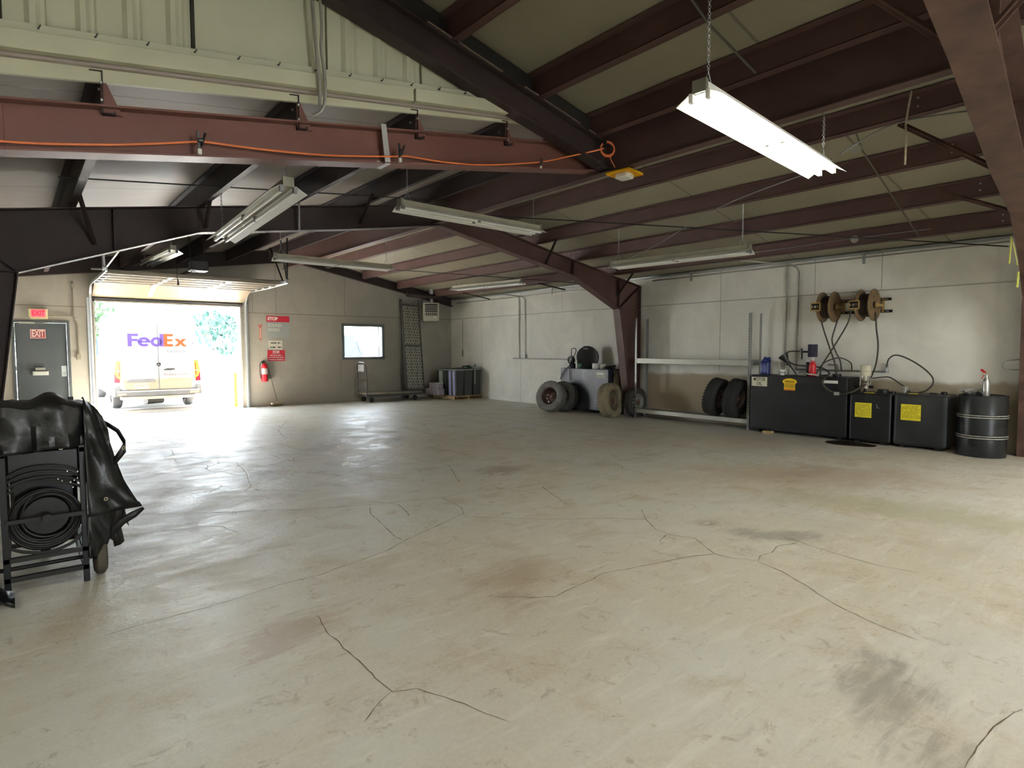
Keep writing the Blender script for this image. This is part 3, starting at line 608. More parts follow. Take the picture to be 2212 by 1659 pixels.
rod('conduit', 'stub of pipe poking from the lowest purlin toward the far side wall', 'conduit', [(10.2, 11.3, 3.20), (10.9, 11.05, 3.06)], .018, BLACKS)
rod('conduit', 'second stub of pipe nearer the heater corner', 'conduit', [(10.2, 14.6, 3.20), (10.9, 14.2, 3.02)], .018, BLACKS)
m = MB(); m.tube([(X1+.01, 16.2, 2.5), (X1+.01, 16.2, 1.5)], .006, 6, 0); m.cyl((X1, 16.2, 1.52), (X1, 16.2, 1.30), .02, n=10)
tag(m.build('pull_cord', GREYP, None), 'thin cord with a grey switch hanging near the far corner of the side wall', 'cord')
# pipe on the cream gable
m = MB(); m.tube([(2.0, YG-.13, 4.8), (2.04, YG-.13, 4.2), (2.07, YG-.13, 3.82), (2.07, YG-.13, 3.62)], .015, 8, 0); m.tube([(2.06, YG-.15, 4.8), (2.09, YG-.15, 4.3), (2.08, YG-.15, 4.1), (2.11, YG-.14, 3.9), (2.11, YG-.14, 3.68), (2.08, YG-.12, 3.58), (2.02, YG-.08, 3.54)], .013, 8, 4)
tag(m.build('conduit', CONDUIT, None, smooth=True), 'pair of grey pipes running down the cream gable to the red beam', 'conduit')
# orange cord, spring clamps, coil
ORG = mat('orange_cord', (222, 120, 66), .5, 0, .05, 10)
yc = YR-.12
def beamz(x): return 2.885+.157*x
pts = [(-.7, yc, 2.86), (-.022, yc, 2.91), (.42, yc, 2.982), (.781, yc, 3.061), (1.135, yc, 3.153), (1.191, yc, 3.165), (1.597, yc, 3.193), (2.143, yc, 3.254), (2.723, yc, 3.357), (2.879, yc, 3.388), (2.994, yc, 3.41), (3.39, yc, 3.434), (3.913, yc, 3.506), (4.671, yc, 3.681), (5.05, yc-.06, 3.80), (5.32, 4.96, 3.88), (5.44, 4.88, 3.92)]
m = MB(); m.tube(pts, .0085, 8, 5)
tag(m.build('extension_cord', ORG, None, smooth=True), 'orange extension cord strung along the bright red beam', 'cord')
t = thing('cord_coil', 'coil of orange cord hanging where the beams meet, above the yellow plate', 'cord', (5.51, 4.88, 3.95))
m = MB(t.location); rnd = random.Random(8)
for k in range(6): m.loop(Vector((5.51, 4.88, 3.93))+Vector((rnd.uniform(-.006, .006), 0, rnd.uniform(-.006, .006))), (-.5+rnd.uniform(-.1, .1), -1, rnd.uniform(-.1, .1)), .085+rnd.uniform(-.006, .004), .006, 28, 6)
m.build('coil', ORG, t, smooth=True)
m = MB(t.location); m.tube([(5.55, 4.88, 3.87), (5.55, 4.86, 3.80), (5.60, 4.84, 3.72)], .006, 6, 5); m.build('tail', ORG, t, smooth=True)
m = MB(t.location); m.cyl((5.46, 4.875, 4.00), (5.44, 4.875, 3.985), .024, n=10); m.cyl((5.585, 4.875, 3.90), (5.575, 4.875, 3.88), .018, n=10); m.build('tie', BLACKS, t)
for i, (x, lb) in enumerate(((1.15, 'black spring clamp with white tip on the red beam, leftmost of three'), (2.88, 'black spring clamp with white tip on the red beam, just right of the silver strap'), (4.68, 'small white tipped clamp on the red beam, nearest the ridge'))):
    z = beamz(x)+(.04 if i < 2 else .02); s = .78 if i < 2 else .5
    t = thing('spring_clamp', lb, 'clamp', (x, yc-.01, z), group='clamps on the red beam')
    m = MB(); m.bar((0, 0, -.02*s), (-.015*s, -.02*s, .16*s), .022*s, .02*s); m.bar((0.02*s, 0, .02*s), (.05*s, -.03*s, .15*s), .02*s, .016*s); m.cyl((-.01, -.02, .07*s), (.03*s, -.02, .07*s), .022*s, n=12); m.build('jaw', BLACKP, t, bevel=.002)
    m = MB(); m.box(-.018*s, .018*s, -.018, .006, -.06*s, -.01*s); m.build('tip', WHITE, t, bevel=.003)
# yellow mounting plate with a white access unit
t = thing('access_unit', 'yellow plastic plate with a white rounded unit hanging under the ridge', 'device', (5.78, 4.85, 3.68), math.radians(8))
YP = mat('yellow_plastic', (232, 176, 20), .4, 0, .05, 8)
m = MB(); m.prism([(-.16, -.16), (.16, -.16), (.16, .16), (-.16, .16)], 2, 0, .008)
for a in range(-7, 8): m.box(a*.02-.004, a*.02+.004, -.14, .14, -.003, 0)
for s in (-1, 1): m.box(s*.16-.006, s*.16+.006, -.16, .16, -.012, .012); m.box(-.16, .16, s*.16-.006, s*.16+.006, -.012, .012)
m.build('plate', YP, t, bevel=.002)
m = MB(); m.prism([(-.07, -.09), (.07, -.09), (.09, -.07), (.09, .07), (.07, .09), (-.07, .09), (-.09, .07), (-.09, -.07)], 2, -.06, 0); m.build('unit', WHITE, t, bevel=.015, segs=3)
m = MB(); m.tube([(0, 0, .0), (-.03, .02, .12), (-.06, .1, .24)], .004, 6, 4); m.build('hanger', GREYP, t)
# caution tape by the near column
TAPE = mat('yellow_tape', (214, 214, 120), .5, 0, .08, 20)
for pts_, w, lb in (([(9.48, 1.845, 2.93), (9.455, 1.845, 2.76), (9.45, 1.85, 2.60)], .020, 'strand of pale yellow tape at the top of the near column'), ([(9.50, 1.845, 2.92), (9.62, 1.83, 2.75), (9.80, 1.835, 2.61)], .010, 'second thin strand of yellow tape at the near column'), ([(9.95, 1.85, 2.54), (9.94, 1.85, 2.47), (9.915, 1.85, 2.34)], .026, 'short wide end of yellow tape stuck on the near column')):
    m = MB(); P = [Vector(p) for p in pts_]
    for p, q in zip(P[:-1], P[1:]): m.bar(p, q, w, .004, (1, 0, 0)); m.bar(p, q, .004, w, (1, 0, 0))
    tag(m.build('tape_strand', mat('yellow_tape', (226, 226, 96), .5, 0, .08, 20), None), lb, 'tape')
m = MB(); m.tube([(11.02, 1.99, 1.40), (10.98, 2.1, 1.38), (10.96, 2.16, 1.32), (11.0, 2.14, 1.26), (11.06, 2.0, 1.25)], .008, 6, 5)
tag(m.build('cable', GREYP, None, smooth=True), 'small grey cable loop on the near column above the drum', 'cable')

# ------------------------------------------------------------------ fluorescent fixtures
def fixture(label, loc, rotz, lit=False, yaw_tubes=True, L=2.42, tilt=0.0, chains=(.35, .35), gable=0):
    """strip light, long axis = local x, seen from below"""
    t = thing('strip_light', label, 'ceiling light', loc, rotz, 'fluorescent strip lights')
    t.rotation_euler = (0, tilt, rotz)
    h = L/2
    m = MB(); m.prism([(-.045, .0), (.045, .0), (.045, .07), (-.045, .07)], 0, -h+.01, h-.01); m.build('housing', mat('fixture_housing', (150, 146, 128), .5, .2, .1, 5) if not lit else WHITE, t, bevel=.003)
    m = MB(); prof = [(-.165, -.055), (-.15, -.045), (-.075, .0), (-.04, .0), (0, .022), (.04, .0), (.075, .0), (.15, -.045), (.165, -.055)]
    prof2 = [(y, z+.004) for y, z in prof][::-1]
    m.prism(prof+prof2, 0, -h, h); m.build('reflector', WHITE, t)
    tm = TUBE_ON if lit else TUBE_OFF
    for s in (-1, 1):
        for x0, x1 in ((-h+.04, -.03), (.03, h-.04)):
            m = MB(); m.cyl((x0, s*.06, -.035), (x1, s*.06, -.035), .019, n=14); m.build('tube', tm, t, smooth=True)
        m = MB()
        for x in (-h+.02, 0, h-.02): m.box(x-.022, x+.022, s*.06-.016, s*.06+.016, -.05, .01)
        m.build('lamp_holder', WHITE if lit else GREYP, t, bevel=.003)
    m = MB(); m.box(-h-.004, -h+.03, -.05, .05, 0, .085); m.box(h-.03, h+.004, -.05, .05, 0, .085); m.build('end_cap', mat('zinc_cap', (128, 126, 112), .45, .5, .1, 9), t, bevel=.003)
    for s, c in zip((-1, 1), chains):
        if c <= 0: continue
        m = MB(); x = s*(h-.12); k = 0; z = .07; top = .07+c
        m.tube([(x-.06, 0, .07), (x, 0, .17)], .003, 5, 0); m.tube([(x+.06, 0, .07), (x, 0, .17)], .003, 5, 0)
        z = .17
        while z < top:
            m.loop((x, 0, z+.013), (1, 0, 0) if k % 2 else (0, 1, 0), .010, .0024, 10, 4); z += .021; k += 1
        m.build('chain', GALV, t)
    return t
R = math.radians
fixture('glowing twin tube strip light on a long chain under the high near roof', (4.70, 2.42, 3.23), R(5), True, chains=(1.0, .75))
fixture('unlit strip light hanging lengthwise over the left bay, close under the red beam', (1.95, 6.68, 2.96), R(89.5), chains=(.44, .42), tilt=R(2.6))
fixture('unlit strip light crossing in front of the middle frame ridge', (4.92, 6.72, 3.33), R(2.5), chains=(.45, .5))
fixture('unlit strip light crossing beyond the middle frame, right of the garage door', (4.95, 11.4, 3.25), R(1), chains=(.6, .55))
fixture('unlit strip light along the purlins above the steel shelf', (8.18, 5.8, 3.0), R(95.5), chains=(.6, .55))
fixture('unlit strip light along the purlins near the far heater', (9.3, 12.3, 3.17), R(99), chains=(.25, .25))
fixture('unlit strip light above the raised garage door', (2.22, 13.6, 3.36), R(93), chains=(.15, .15))
# unseen strip lights added behind the camera to brighten the near bay
def added_lamp_light(loc, rotz, power, L=2.3, w=.16, col=(1.0, .97, .90)):   # fill light under an added fixture
    d = bpy.data.lights.new('added_fill_light', 'AREA'); d.shape = 'RECTANGLE'; d.size = L; d.size_y = w; d.energy = power; d.color = col
    o = bpy.data.objects.new('added_fill_light', d); COL.objects.link(o); o.location = loc; o.rotation_euler = (0, 0, rotz)
for x, y, z, lb in ((8.6, -.4, 3.05, 'lit strip light of the near bay, nearest the side wall'), (5.2, -2.4, 3.5, 'lit strip light of the near bay, right of its middle'), (1.2, -1.6, 4.2, 'lit strip light in the middle of the near bay'), (-3.2, .8, 4.2, 'lit strip light at the left of the near bay'), (-2.0, -4.6, 4.2, 'lit strip light at the rear left of the near bay'), (8.0, -5.0, 3.15, 'lit strip light at the rear right of the near bay')):
    fixture(lb, (x, y, z), 0, True, chains=(.3, .3)); added_lamp_light((x, y, z-.075), 0, 27)

# ------------------------------------------------------------------ far wall: exit door, garage door, window
DG = mat('blue_grey_door_paint', (62, 68, 71), .5, 0, .06, 4)
DGF = mat('grey_door_frame', (66, 72, 75), .5, 0, .06, 4)
t = struct(thing('door_1', None, None, (.46, YF, 0)), 'grey steel exit door in the far wall', 'door'); o = t.location
m = MB(o); f = .055
m.box(D0, D0+f, YF-.02, YF+.1, 0, DZ); m.box(D1-f, D1, YF-.02, YF+.1, 0, DZ); m.box(D0+f, D1-f, YF-.02, YF+.1, DZ-f, DZ); m.build('door_frame', DGF, t, bevel=.003)
m = MB(o); m.box(D0+f+.004, D1-f-.004, YF+.02, YF+.065, .01, DZ-f-.004); m.build('door_leaf', DG, t, bevel=.003)
m = MB(o); m.box(.08, .36, YF-.035, YF+.02, 2.125, 2.165); m.tube([(.36, YF-.02, 2.14), (.5, YF-.12, 2.14), (.62, YF-.02, 2.155)], .008, 6, 0); m.build('door_closer', CONDUIT, t, bevel=.004)
m = MB(o); m.box(.28, .56, YF-.05, YF+.02, .99, 1.08); m.box(.30, .54, YF-.065, YF-.05, 1.0, 1.07); m.build('push_bar', WHITE, t, bevel=.006)
m = MB(o); m.box(.33, .51, YF-.03, YF+.02, 1.10, 1.16); m.build('latch_cover', CONDUIT, t, bevel=.004)
m = MB(o); m.box(.25, .56, YF+.005, YF+.021, 1.20, 1.225); m.build('kick_strip', DGF, t)
m = MB(o)
for z in (.3, 1.1, 1.95): m.cyl((D0+f, YF-.005, z), (D0+f, YF-.005, z+.1), .008, n=8)
m.build('hinge', CONDUIT, t)
t = thing('exit_decal', 'white and red EXIT decal stuck on the grey exit door', 'sign', (.405, YF+.017, 1.905)); 
m = MB(); m.box(-.135, .135, 0, .003, -.10, .10); m.build('plate', mat('pale_red_decal', (222, 176, 172), .5, 0, .03), t)
DR = mat('dark_red_print', (140, 48, 54), .5, 0, .03)
m = MB(); m.box(-.118, .118, -.001, 0, -.085, .085); m.build('panel', DR, t)
writing('EXIT', .205, (.405, YF+.014, 1.905), NY, mat('pale_print', (235, 215, 208), .5, 0, 0), t, off=.006, sx=.52)
t = thing('exit_sign', 'glowing red EXIT sign above the grey exit door', 'exit sign', (.425, YF-.03, 2.345))
m = MB(); m.prism([(-.165, .105), (-.165, -.06), (-.13, -.115), (.165, -.115), (.165, .105)], 1, -.03, .03); m.build('housing', mat('cream_sign_body', (226, 214, 168), .5, 0, .03), t, bevel=.006)
m = MB(); m.box(-.125, .125, -.034, -.03, -.075, .09); m.build('face', mat('exit_face', (255, 112, 128), .5, 0, 0, emit=(1, .09, .13), es=.25), t)
writing('EXIT', .155, (.425, YF-.0655, 2.35), NY, mat('exit_letters', (225, 20, 50), .5, 0, 0, emit=(1, .02, .06), es=.35), t, off=.004, sx=.72)
t = thing('notice_sheet', 'small white notice taped at the right side of the grey exit door', 'paper', (.84, YF+.017, 1.07))
m = MB(); m.box(-.045, .045, 0, .002, -.12, .12); m.build('sheet', mat('bluish_paper', (196, 204, 208), .6, 0, .03), t)
m = MB()
for k in range(5): m.box(-.03, .03, -.001, 0, -.09+k*.016, -.084+k*.016)
m.build('print', GREYP, t)
m = MB((0, .006, 0)); m.tube([(1.06, YF-.02, 3.1), (1.06, YF-.02, 2.25), (1.09, YF-.02, 2.2), (1.12, YF-.02, 2.1), (1.12, YF-.02, 1.45)], .014, 8, 0); m.box(1.08, 1.16, YF-.05, YF, 1.33, 1.45); m.box(1.03, 1.09, YF-.04, YF, 2.95, 3.05)
m.tube([(.6, YF-.02, 2.31), (1.0, YF-.02, 2.31), (1.1, YF-.02, 2.28)], .012, 8, 0)
tag(m.build('conduit', mat('wall_colour_pipe', (128, 122, 106), .5, .1, .05), None, smooth=True), 'painted conduit beside the exit door, from the roof down to a switch box', 'conduit')
m = MB(); m.cyl((-.02, YF-.05, 2.66), (-.02, YF, 2.66), .03, n=12); m.cyl((-.04, YF-.04, 2.62), (-.06, YF-.1, 2.56), .025, .035, n=12)
tag(m.build('spot_lamp', mat('old_brass', (150, 136, 96), .5, .3, .1), None, smooth=True), 'small old wall lamp head at the upper left of the exit door', 'lamp')

# garage door, rolled up on its tracks
t = struct(thing('door_2', None, None, (3.04, YF, 0)), 'raised sectional garage door on overhead tracks', 'door'); o = t.location
TRK = mat('bright_galvanised_track', (206, 208, 208), .35, .6, .08, 8)
m = MB(o)
for x0, x1 in ((G0-.0, G0+.035), (G1-.035, G1)): m.box(x0, x1, YF-.02, YF+.2, 0, GZ)
m.box(G0, G1, YF-.02, YF+.2, GZ-.035, GZ); m.build('door_jamb', mat('jamb_paint', (180, 172, 160), .6, 0, .08), t)
ZT = 3.06
for x, s in ((G0-.06, -1), (G1+.10, 1)):
    m = MB(o)
    path = [(x, YF-.055, 0.0), (x, YF-.055, 2.62)] + [(x, YF-.055-.42*(1-math.cos(a)), 2.62+.42*math.sin(a)) for a in [math.pi/2*k/6 for k in range(1, 7)]] + [(x, 14.9, ZT-.03), (x, 13.62, ZT-.02)]
    for a, b in zip(path[:-1], path[1:]):
        up = (0, 1, 0) if abs(b[1]-a[1]) < 1e-3 else (0, 0, 1)
        m.bar(a, b, .012, .06, up)
        m.bar((a[0]-s*.02, a[1], a[2]), (b[0]-s*.02, b[1], b[2]), .035, .012, up)
    m.build('track', TRK, t)
    m = MB(o); m.bar((x+s*.03, YF-.02, .0), (x+s*.03, YF-.02, 2.75), .05, .03); m.build('track_bracket', TRK, t)
    m = MB(o)
    for (a, b) in (((x, 13.66, ZT), (x-.25*s, 13.3, deckL(x)-.2)), ((x, 13.9, ZT), (x-.05*s, 14.6, deckL(x)-.2)), ((x, 13.66, ZT), (x+.02*s, 13.66, deckL(x)-.1))): m.bar(a, b, .035, .006)
    m.build('track_hanger', BLACKS if s > 0 else GALV, t)
    m = MB(o); m.cyl((x, 13.62, ZT), (x, 16.0, ZT+.25), .022, n=8); m.cyl((x-.04, 13.66, ZT+.03), (x+.04, 13.66, ZT+.03), .04, n=14)
    m.build('spring', GALV, t, smooth=True)
TAN = mat('tan_door_section', (98, 84, 60), .55, 0, .06, 3)
PALE = mat('pale_door_section', (128, 118, 102), .5, 0, .04, 3)
secs = []
y = 13.86; xs0, xs1 = G0-.02, G1+.02
for k in range(4):
    m = MB(o); y1 = y+.52
    m.box(xs0, xs1, y, y1-.012, ZT-.022, ZT+.03); m.box(xs0, xs1, y+.02, y+.06, ZT-.045, ZT-.022); m.box(xs0, xs1, y1-.07, y1-.03, ZT-.04, ZT-.022); m.box(xs0, xs1, y+.24, y+.27, ZT-.035, ZT-.022)
    m.build('door_section', PALE, t, bevel=.004); secs.append((y, y1)); y = y1
# bottom section still on the bend, facing the room
A, B = Vector((0, 15.97, ZT)), Vector((0, YF-.10, 2.76))
d = (B-A).normalized(); nrm = Vector((0, d.z, -d.y))
m = MB(o)
m.hexa([(xs0, A.y, A.z), (xs1, A.y, A.z), (xs1, A.y+nrm.y*-.045, A.z+nrm.z*-.045), (xs0, A.y+nrm.y*-.045, A.z+nrm.z*-.045)],
       [(xs0, B.y, B.z), (xs1, B.y, B.z), (xs1, B.y+nrm.y*-.045, B.z+nrm.z*-.045), (xs0, B.y+nrm.y*-.045, B.z+nrm.z*-.045)])
m.build('door_section', TAN, t, bevel=.004)
m = MB(o); m.bar((xs0, B.y, B.z-.01), (xs1, B.y, B.z-.01), .05, .05); m.build('bottom_seal', BLACKS, t, bevel=.005)
for fx in (.345, .69):
    x = xs0+(xs1-xs0)*fx
    m = MB(o); m.box(x-.04, x+.04, 13.9, 15.9, ZT-.048, ZT-.022); m.bar((x, A.y, A.z-.02), (x, B.y-.01, B.z+.02), .10, .02); m.build('stile', WHITE, t, bevel=.003)
    m = MB(o)
    for (ya, yb) in secs: m.box(x-.05, x+.05, yb-.06, yb+.04, ZT-.062, ZT-.046); m.cyl((x-.045, yb-.01, ZT-.058), (x+.045, yb-.01, ZT-.058), .009, n=8)
    m.build('hinge', GALV, t, bevel=.002)
m = MB(o)
for (ya, yb) in secs:
    for x in (xs0+.03, xs1-.03): m.box(x-.04, x+.04, yb-.07, yb+.05, ZT-.06, ZT-.02); m.cyl((x-.08, yb-.01, ZT-.03), (x+.08, yb-.01, ZT-.03), .02, n=10)
m.build('roller_bracket', GALV, t)
# opener
t = thing('door_opener', 'dark motor of the garage door opener hanging over the raised door', 'door opener', (2.9, 13.4, 3.2))
m = MB(); m.box(-.16, .16, -.16, .16, -.08, .12); m.cyl((-.1, -.05, -.1), (-.1, -.05, -.02), .05, n=14); m.build('motor', BLACKS, t, bevel=.015)
m = MB(); m.box(-.02, .02, .16, 3.0, -.03, .03); m.build('rail', GALV, t)
m = MB()
for x in (-.13, .13): m.bar((x, 0, .1), (x, .1, .62), .025, .006)
m.build('hanger', BLACKS, t)
m = MB(); m.tube([(-.34, .2, .0), (-.34, .22, -.2), (-.33, .2, -.36)], .006, 6, 3); m.cyl((-.33, .2, -.36), (-.33, .2, -.24), .022, .006, n=10); m.build('release_handle', BLACKS, t)

# window
t = struct(thing('window_1', None, None, (8.13, YF, 1.77)), 'single pane window in the far wall', 'window'); o = t.location
WFR = mat('grey_window_frame', (92, 98, 96), .5, .1, .06)
m = MB(o); f = .05
for a in ((W0-.03, W0+f, WZ0-.03, WZ1+.03), (W1-f, W1+.03, WZ0-.03, WZ1+.03)): m.box(a[0], a[1], YF-.03, YF+.12, a[2], a[3])
m.box(W0+f, W1-f, YF-.03, YF+.12, WZ1-f, WZ1+.03); m.box(W0+f, W1-f, YF-.03, YF+.12, WZ0-.03, WZ0+f); m.build('window_frame', WFR, t, bevel=.004)
m = MB(o); m.box(W1-.14, W1-.12, YF+.04, YF+.07, WZ0+f, WZ1-f); m.build('sash_rail', WFR, t)
g, n, l, p = node_mat('clear_glass'); p.inputs['Base Color'].default_value = (1, 1, 1, 1); p.inputs['Roughness'].default_value = .0; p.inputs['Transmission Weight'].default_value = 1; p.inputs['IOR'].default_value = 1.45
m = MB(o); m.box(W0+f, W1-f, YF+.055, YF+.06, WZ0+f, WZ1-f); m.build('pane', g, t)

# signs on the far wall
def sign(name, label, x0, x1, z0, z1, mm, y=YF, th=.004):
    t = thing(name, label, 'sign', ((x0+x1)/2, y-th, (z0+z1)/2)); m = MB(t.location); m.box(x0, x1, y-th, y, z0, z1); m.build('plate', mm, t, bevel=.001); return t
WT = mat('white_print', (236, 230, 226), .5, 0, 0)
REDS = mat('sign_red', (176, 30, 50), .5, 0, .04)
t = sign('stop_sign', 'wide red STOP panel above the faded grey board, right of the garage door', 5.30, 5.92, 2.30, 2.465, REDS)
writing('STOP', .12, (5.335, YF-.006, 2.383), NY, WT, t, off=.007, sx=.92, align='LEFT')
t = sign('sound_horn_sign', 'faded grey board reading SOUND HORN under the wide red panel', 5.30, 5.92, 1.87, 2.30, mat('faded_grey_sign', (150, 154, 152), .5, 0, .04))
PW = mat('faded_print', (186, 188, 180), .5, 0, 0)
writing('SOUND', .115, (5.335, YF-.006, 2.205), NY, PW, t, off=.006, sx=.92, align='LEFT'); writing('HORN', .115, (5.335, YF-.006, 2.085), NY, PW, t, off=.006, sx=.92, align='LEFT')
m = MB(t.location)
for x in (5.305, 5.915):
    for z in (1.89, 2.28): m.cyl((x-.005, YF-.008, z), (x-.005, YF-.002, z), .008, n=8)
m.build('screw', GREYP, t)
rnd = random.Random(3)
def blobs(m, x0, x1, z, h, y):     # print too small to read in the photograph
    x = x0
    while x < x1:
        w = rnd.uniform(.4, .8)*h; m.box(x, min(x+w, x1), y-.001, y, z-h/2*rnd.uniform(.7, 1), z+h/2); x += w+h*(.22 if rnd.random() < .75 else .7)
t = sign('notice_sign', 'small white notice with two lines of black print above the square red sign', 5.35, 5.71, 1.54, 1.79, mat('cream_sign', (222, 218, 204), .5, 0, .03))
m = MB(t.location); blobs(m, 5.40, 5.56, 1.725, .04, YF-.0045); blobs(m, 5.59, 5.66, 1.725, .04, YF-.0045); blobs(m, 5.39, 5.55, 1.605, .045, YF-.0045); blobs(m, 5.59, 5.68, 1.605, .045, YF-.0045); m.build('lettering', INK, t)
t = sign('warning_sign', 'red sign headed STOP! above the fire extinguisher', 5.31, 5.78, 1.23, 1.53, REDS)
writing('STOP!', .11, (5.54, YF-.006, 1.468), NY, WT, t, off=.005, sx=.62)
m = MB(t.location); blobs(m, 5.38, 5.70, 1.385, .028, YF-.0045); blobs(m, 5.34, 5.74, 1.33, .03, YF-.0045); blobs(m, 5.33, 5.76, 1.27, .028, YF-.0045); m.build('small_print', WT, t)
t = thing('arrow_decal', 'thin red and cream arrow decal pointing down to the fire extinguisher', 'sign', (5.135, YF-.003, 2.0))
m = MB(); m.prism([(-.03, .16), (.03, .16), (.028, -.15), (.055, -.13), (0, -.22), (-.055, -.13), (-.028, -.15)], 1, 0, .003)
m.prism([(-.06, .22), (-.03, .15), (.03, .15), (.06, .22), (.03, .235), (0, .19), (-.03, .235)], 1, 0, .003); m.build('arrow', mat('arrow_red', (176, 92, 78), .5, 0, .05), t)
m = MB(); m.box(-.015, .015, -.001, 0, -.16, .13); m.build('stripe', mat('arrow_cream', (206, 172, 150), .5, 0, .05), t)
# extinguisher
t = thing('fire_extinguisher', 'red fire extinguisher hung on the far wall right of the garage door', 'fire extinguisher', (5.19, YF-.10, .68))
m = MB(); m.lathe([(0, 0), (.075, .0), (.085, .012), (.085, .40), (.075, .44), (.045, .475), (.025, .49), (.025, .51), (0, .51)], (0, 0, 0), (0, 0, 1), 24); m.build('cylinder', RED, t, smooth=True)
m = MB(); m.cyl((0, 0, .50), (0, 0, .55), .022, n=12); m.box(-.012, .012, -.11, .03, .565, .58); m.box(-.012, .012, -.10, .02, .535, .548); m.build('valve_handle', BLACKS, t, bevel=.003)
m = MB(); m.tube([(-.02, -.01, .53), (-.09, -.02, .52), (-.125, -.02, .42), (-.12, -.02, .2), (-.10, -.02, .08)], .013, 8, 5); m.build('hose', RUBBER, t, smooth=True)
m = MB(); m.lathe([(.0862, .20), (.0862, .36)], (0, 0, 0), (0, 0, 1), 24); m.build('label_band', mat('extinguisher_label', (216, 200, 196), .5, 0, .1, 30), t)
m = MB(); m.box(-.03, .03, .085, .10, .3, .56); m.build('wall_bracket', BLACKS, t)
m = MB(); m.cyl((.03, -.03, .54), (.03, -.045, .54), .017, n=12); m.build('gauge', mat('brassy', (176, 160, 110), .4, .6, .05), t)
# push broom
t = thing('push_broom', 'push broom with a worn wooden head leaning on the far wall below the extinguisher', 'broom', (5.47, YF-.24, 0))
m = MB(); m.cyl((0.0, 0, .09), (-.16, .225, 1.05), .013, n=10); m.build('handle', mat('dark_wood', (96, 84, 68), .7, 0, .2, 12), t, smooth=True)
m = MB(); m.bar((-.18, -.06, .085), (.16, .07, .085), .07, .045); m.cyl((0, 0, .09), (-.012, .01, .14), .02, n=10); m.build('head', mat('worn_broom_wood', (176, 158, 130), .8, 0, .2, 14), t, bevel=.006)
m = MB(); rnd = random.Random(2)
for i in range(90):
    a = rnd.uniform(-.5, .5); bx, by = a*.34-.01, a*.13+.005; q = rnd.uniform(-.025, .025)
    m.bar((bx, by+q, .065), (bx+rnd.uniform(-.01, .01), by+q*1.5, .002), .004, .004)
m.build('bristles', mat('bristle', (120, 104, 84), .9, 0, .2), t)
# heater with flue
t = thing('unit_heater', 'beige hanging gas heater with louvres in the far right corner', 'heater', (10.20, 16.36, 2.72), R(-30))
BEI = mat('heater_beige', (176, 168, 152), .5, 0, .05)
m = MB(); m.prism([(-.23, -.28), (.23, -.28), (.25, -.24), (.25, .28), (-.25, .28), (-.25, -.24)], 1, -.2, .3); m.build('cabinet', BEI, t, bevel=.01)
m = MB(); m.box(-.195, .195, -.21, -.195, -.12, .24); m.build('outlet', INK, t)
m = MB()
for k in range(4): m.bar((-.195, -.222, .175-k*.065), (.195, -.222, .175-k*.065), .03, .016)
for k in range(7): m.bar((-.17+k*.057, -.215, -.11), (-.17+k*.057, -.215, -.02), .02, .018)
m.build('louvre', BEI, t)
m = MB(); m.box(.06, .17, -.212, -.20, -.19, -.16); m.build('badge', WHITE, t)
m = MB(); m.cyl((.02, 0, .28), (.02, 0, .44), .055, n=16); m.cyl((.02, 0, .44), (.02, -.02, .72), .085, n=16); m.build('flue', GALV, t, smooth=True)
m = MB(); m.cyl((-.75, -.32, .52), (.42, .05, .46), .075, n=16); m.cyl((.36, .03, .465), (.46, .06, .46), .09, n=16); m.build('supply_duct', STEEL_D, t, smooth=True)
m = MB()
for x in (-.25, .25): m.cyl((x, 0, .28), (x, 0, .82), .006, n=6)
m.build('hanger_rod', BLACKS, t)

# ------------------------------------------------------------------ far corner: platform truck, scaffold plank, pallet of bins
DST = mat('dusty_dark_steel', (84, 82, 78), .55, .3, .15, 8)
t = thing('platform_truck', 'low flatbed cart with an upright ladder-like handle under the window', 'cart', (7.8, 16.3, 0))
m = MB(t.location); m.box(7.80, 9.62, 15.98, 16.62, .235, .262); m.build('deck', mat('worn_deck', (150, 142, 126), .7, .1, .15, 10), t, bevel=.004)
m = MB(t.location)
for y in (15.99, 16.59): m.box(7.80, 9.62, y, y+.03, .16, .235)
for x in (7.8, 8.7, 9.59): m.box(x, x+.03, 16.0, 16.6, .17, .235)
m.build('frame', DST, t)
m = MB(t.location); m.tube([(7.80, 16.02, .12), (7.78, 16.02, .95), (7.77, 16.06, 1.10), (7.77, 16.16, 1.15), (7.77, 16.46, 1.15), (7.77, 16.56, 1.10), (7.78, 16.60, .95), (7.80, 16.60, .12)], .019, 10, 4)
for z in (.40, .62, .86): m.box(7.765, 7.795, 16.02, 16.60, z, z+.045)
m.build('handle', DST, t, smooth=True)
m = MB(t.location); m.box(7.755, 7.762, 16.12, 16.50, .90, 1.10); m.build('document_sleeve', mat('glossy_sleeve', (216, 220, 226), .15, 0, .05), t)
def wheel(m, c, ax, r, w):
    c = Vector(c); a = Vector(ax).normalized(); m.lathe([(r*.3, -w/2), (r*.85, -w/2), (r, -w*.3), (r, w*.3), (r*.85, w/2), (r*.3, w/2)], c, a, 20)
for x in (7.95, 9.4):
    for y in (16.05, 16.55):
        m = MB(t.location); wheel(m, (x, y, .075), (0, 1, 0), .075, .045); m.build('wheel', RUBBER, t, smooth=True)
        m = MB(t.location); m.bar((x-.02, y-.03, .075), (x, y-.03, .17), .03, .004); m.bar((x-.02, y+.03, .075), (x, y+.03, .17), .03, .004); m.cyl((x-.02, y-.035, .075), (x-.02, y+.035, .075), .012, n=8); m.build('caster_fork', DST, t)
t = thing('scaffold_plank', 'tall perforated grey scaffold plank leaning on the far wall behind the flatbed cart', 'scaffold plank', (9.55, 16.6, .26))
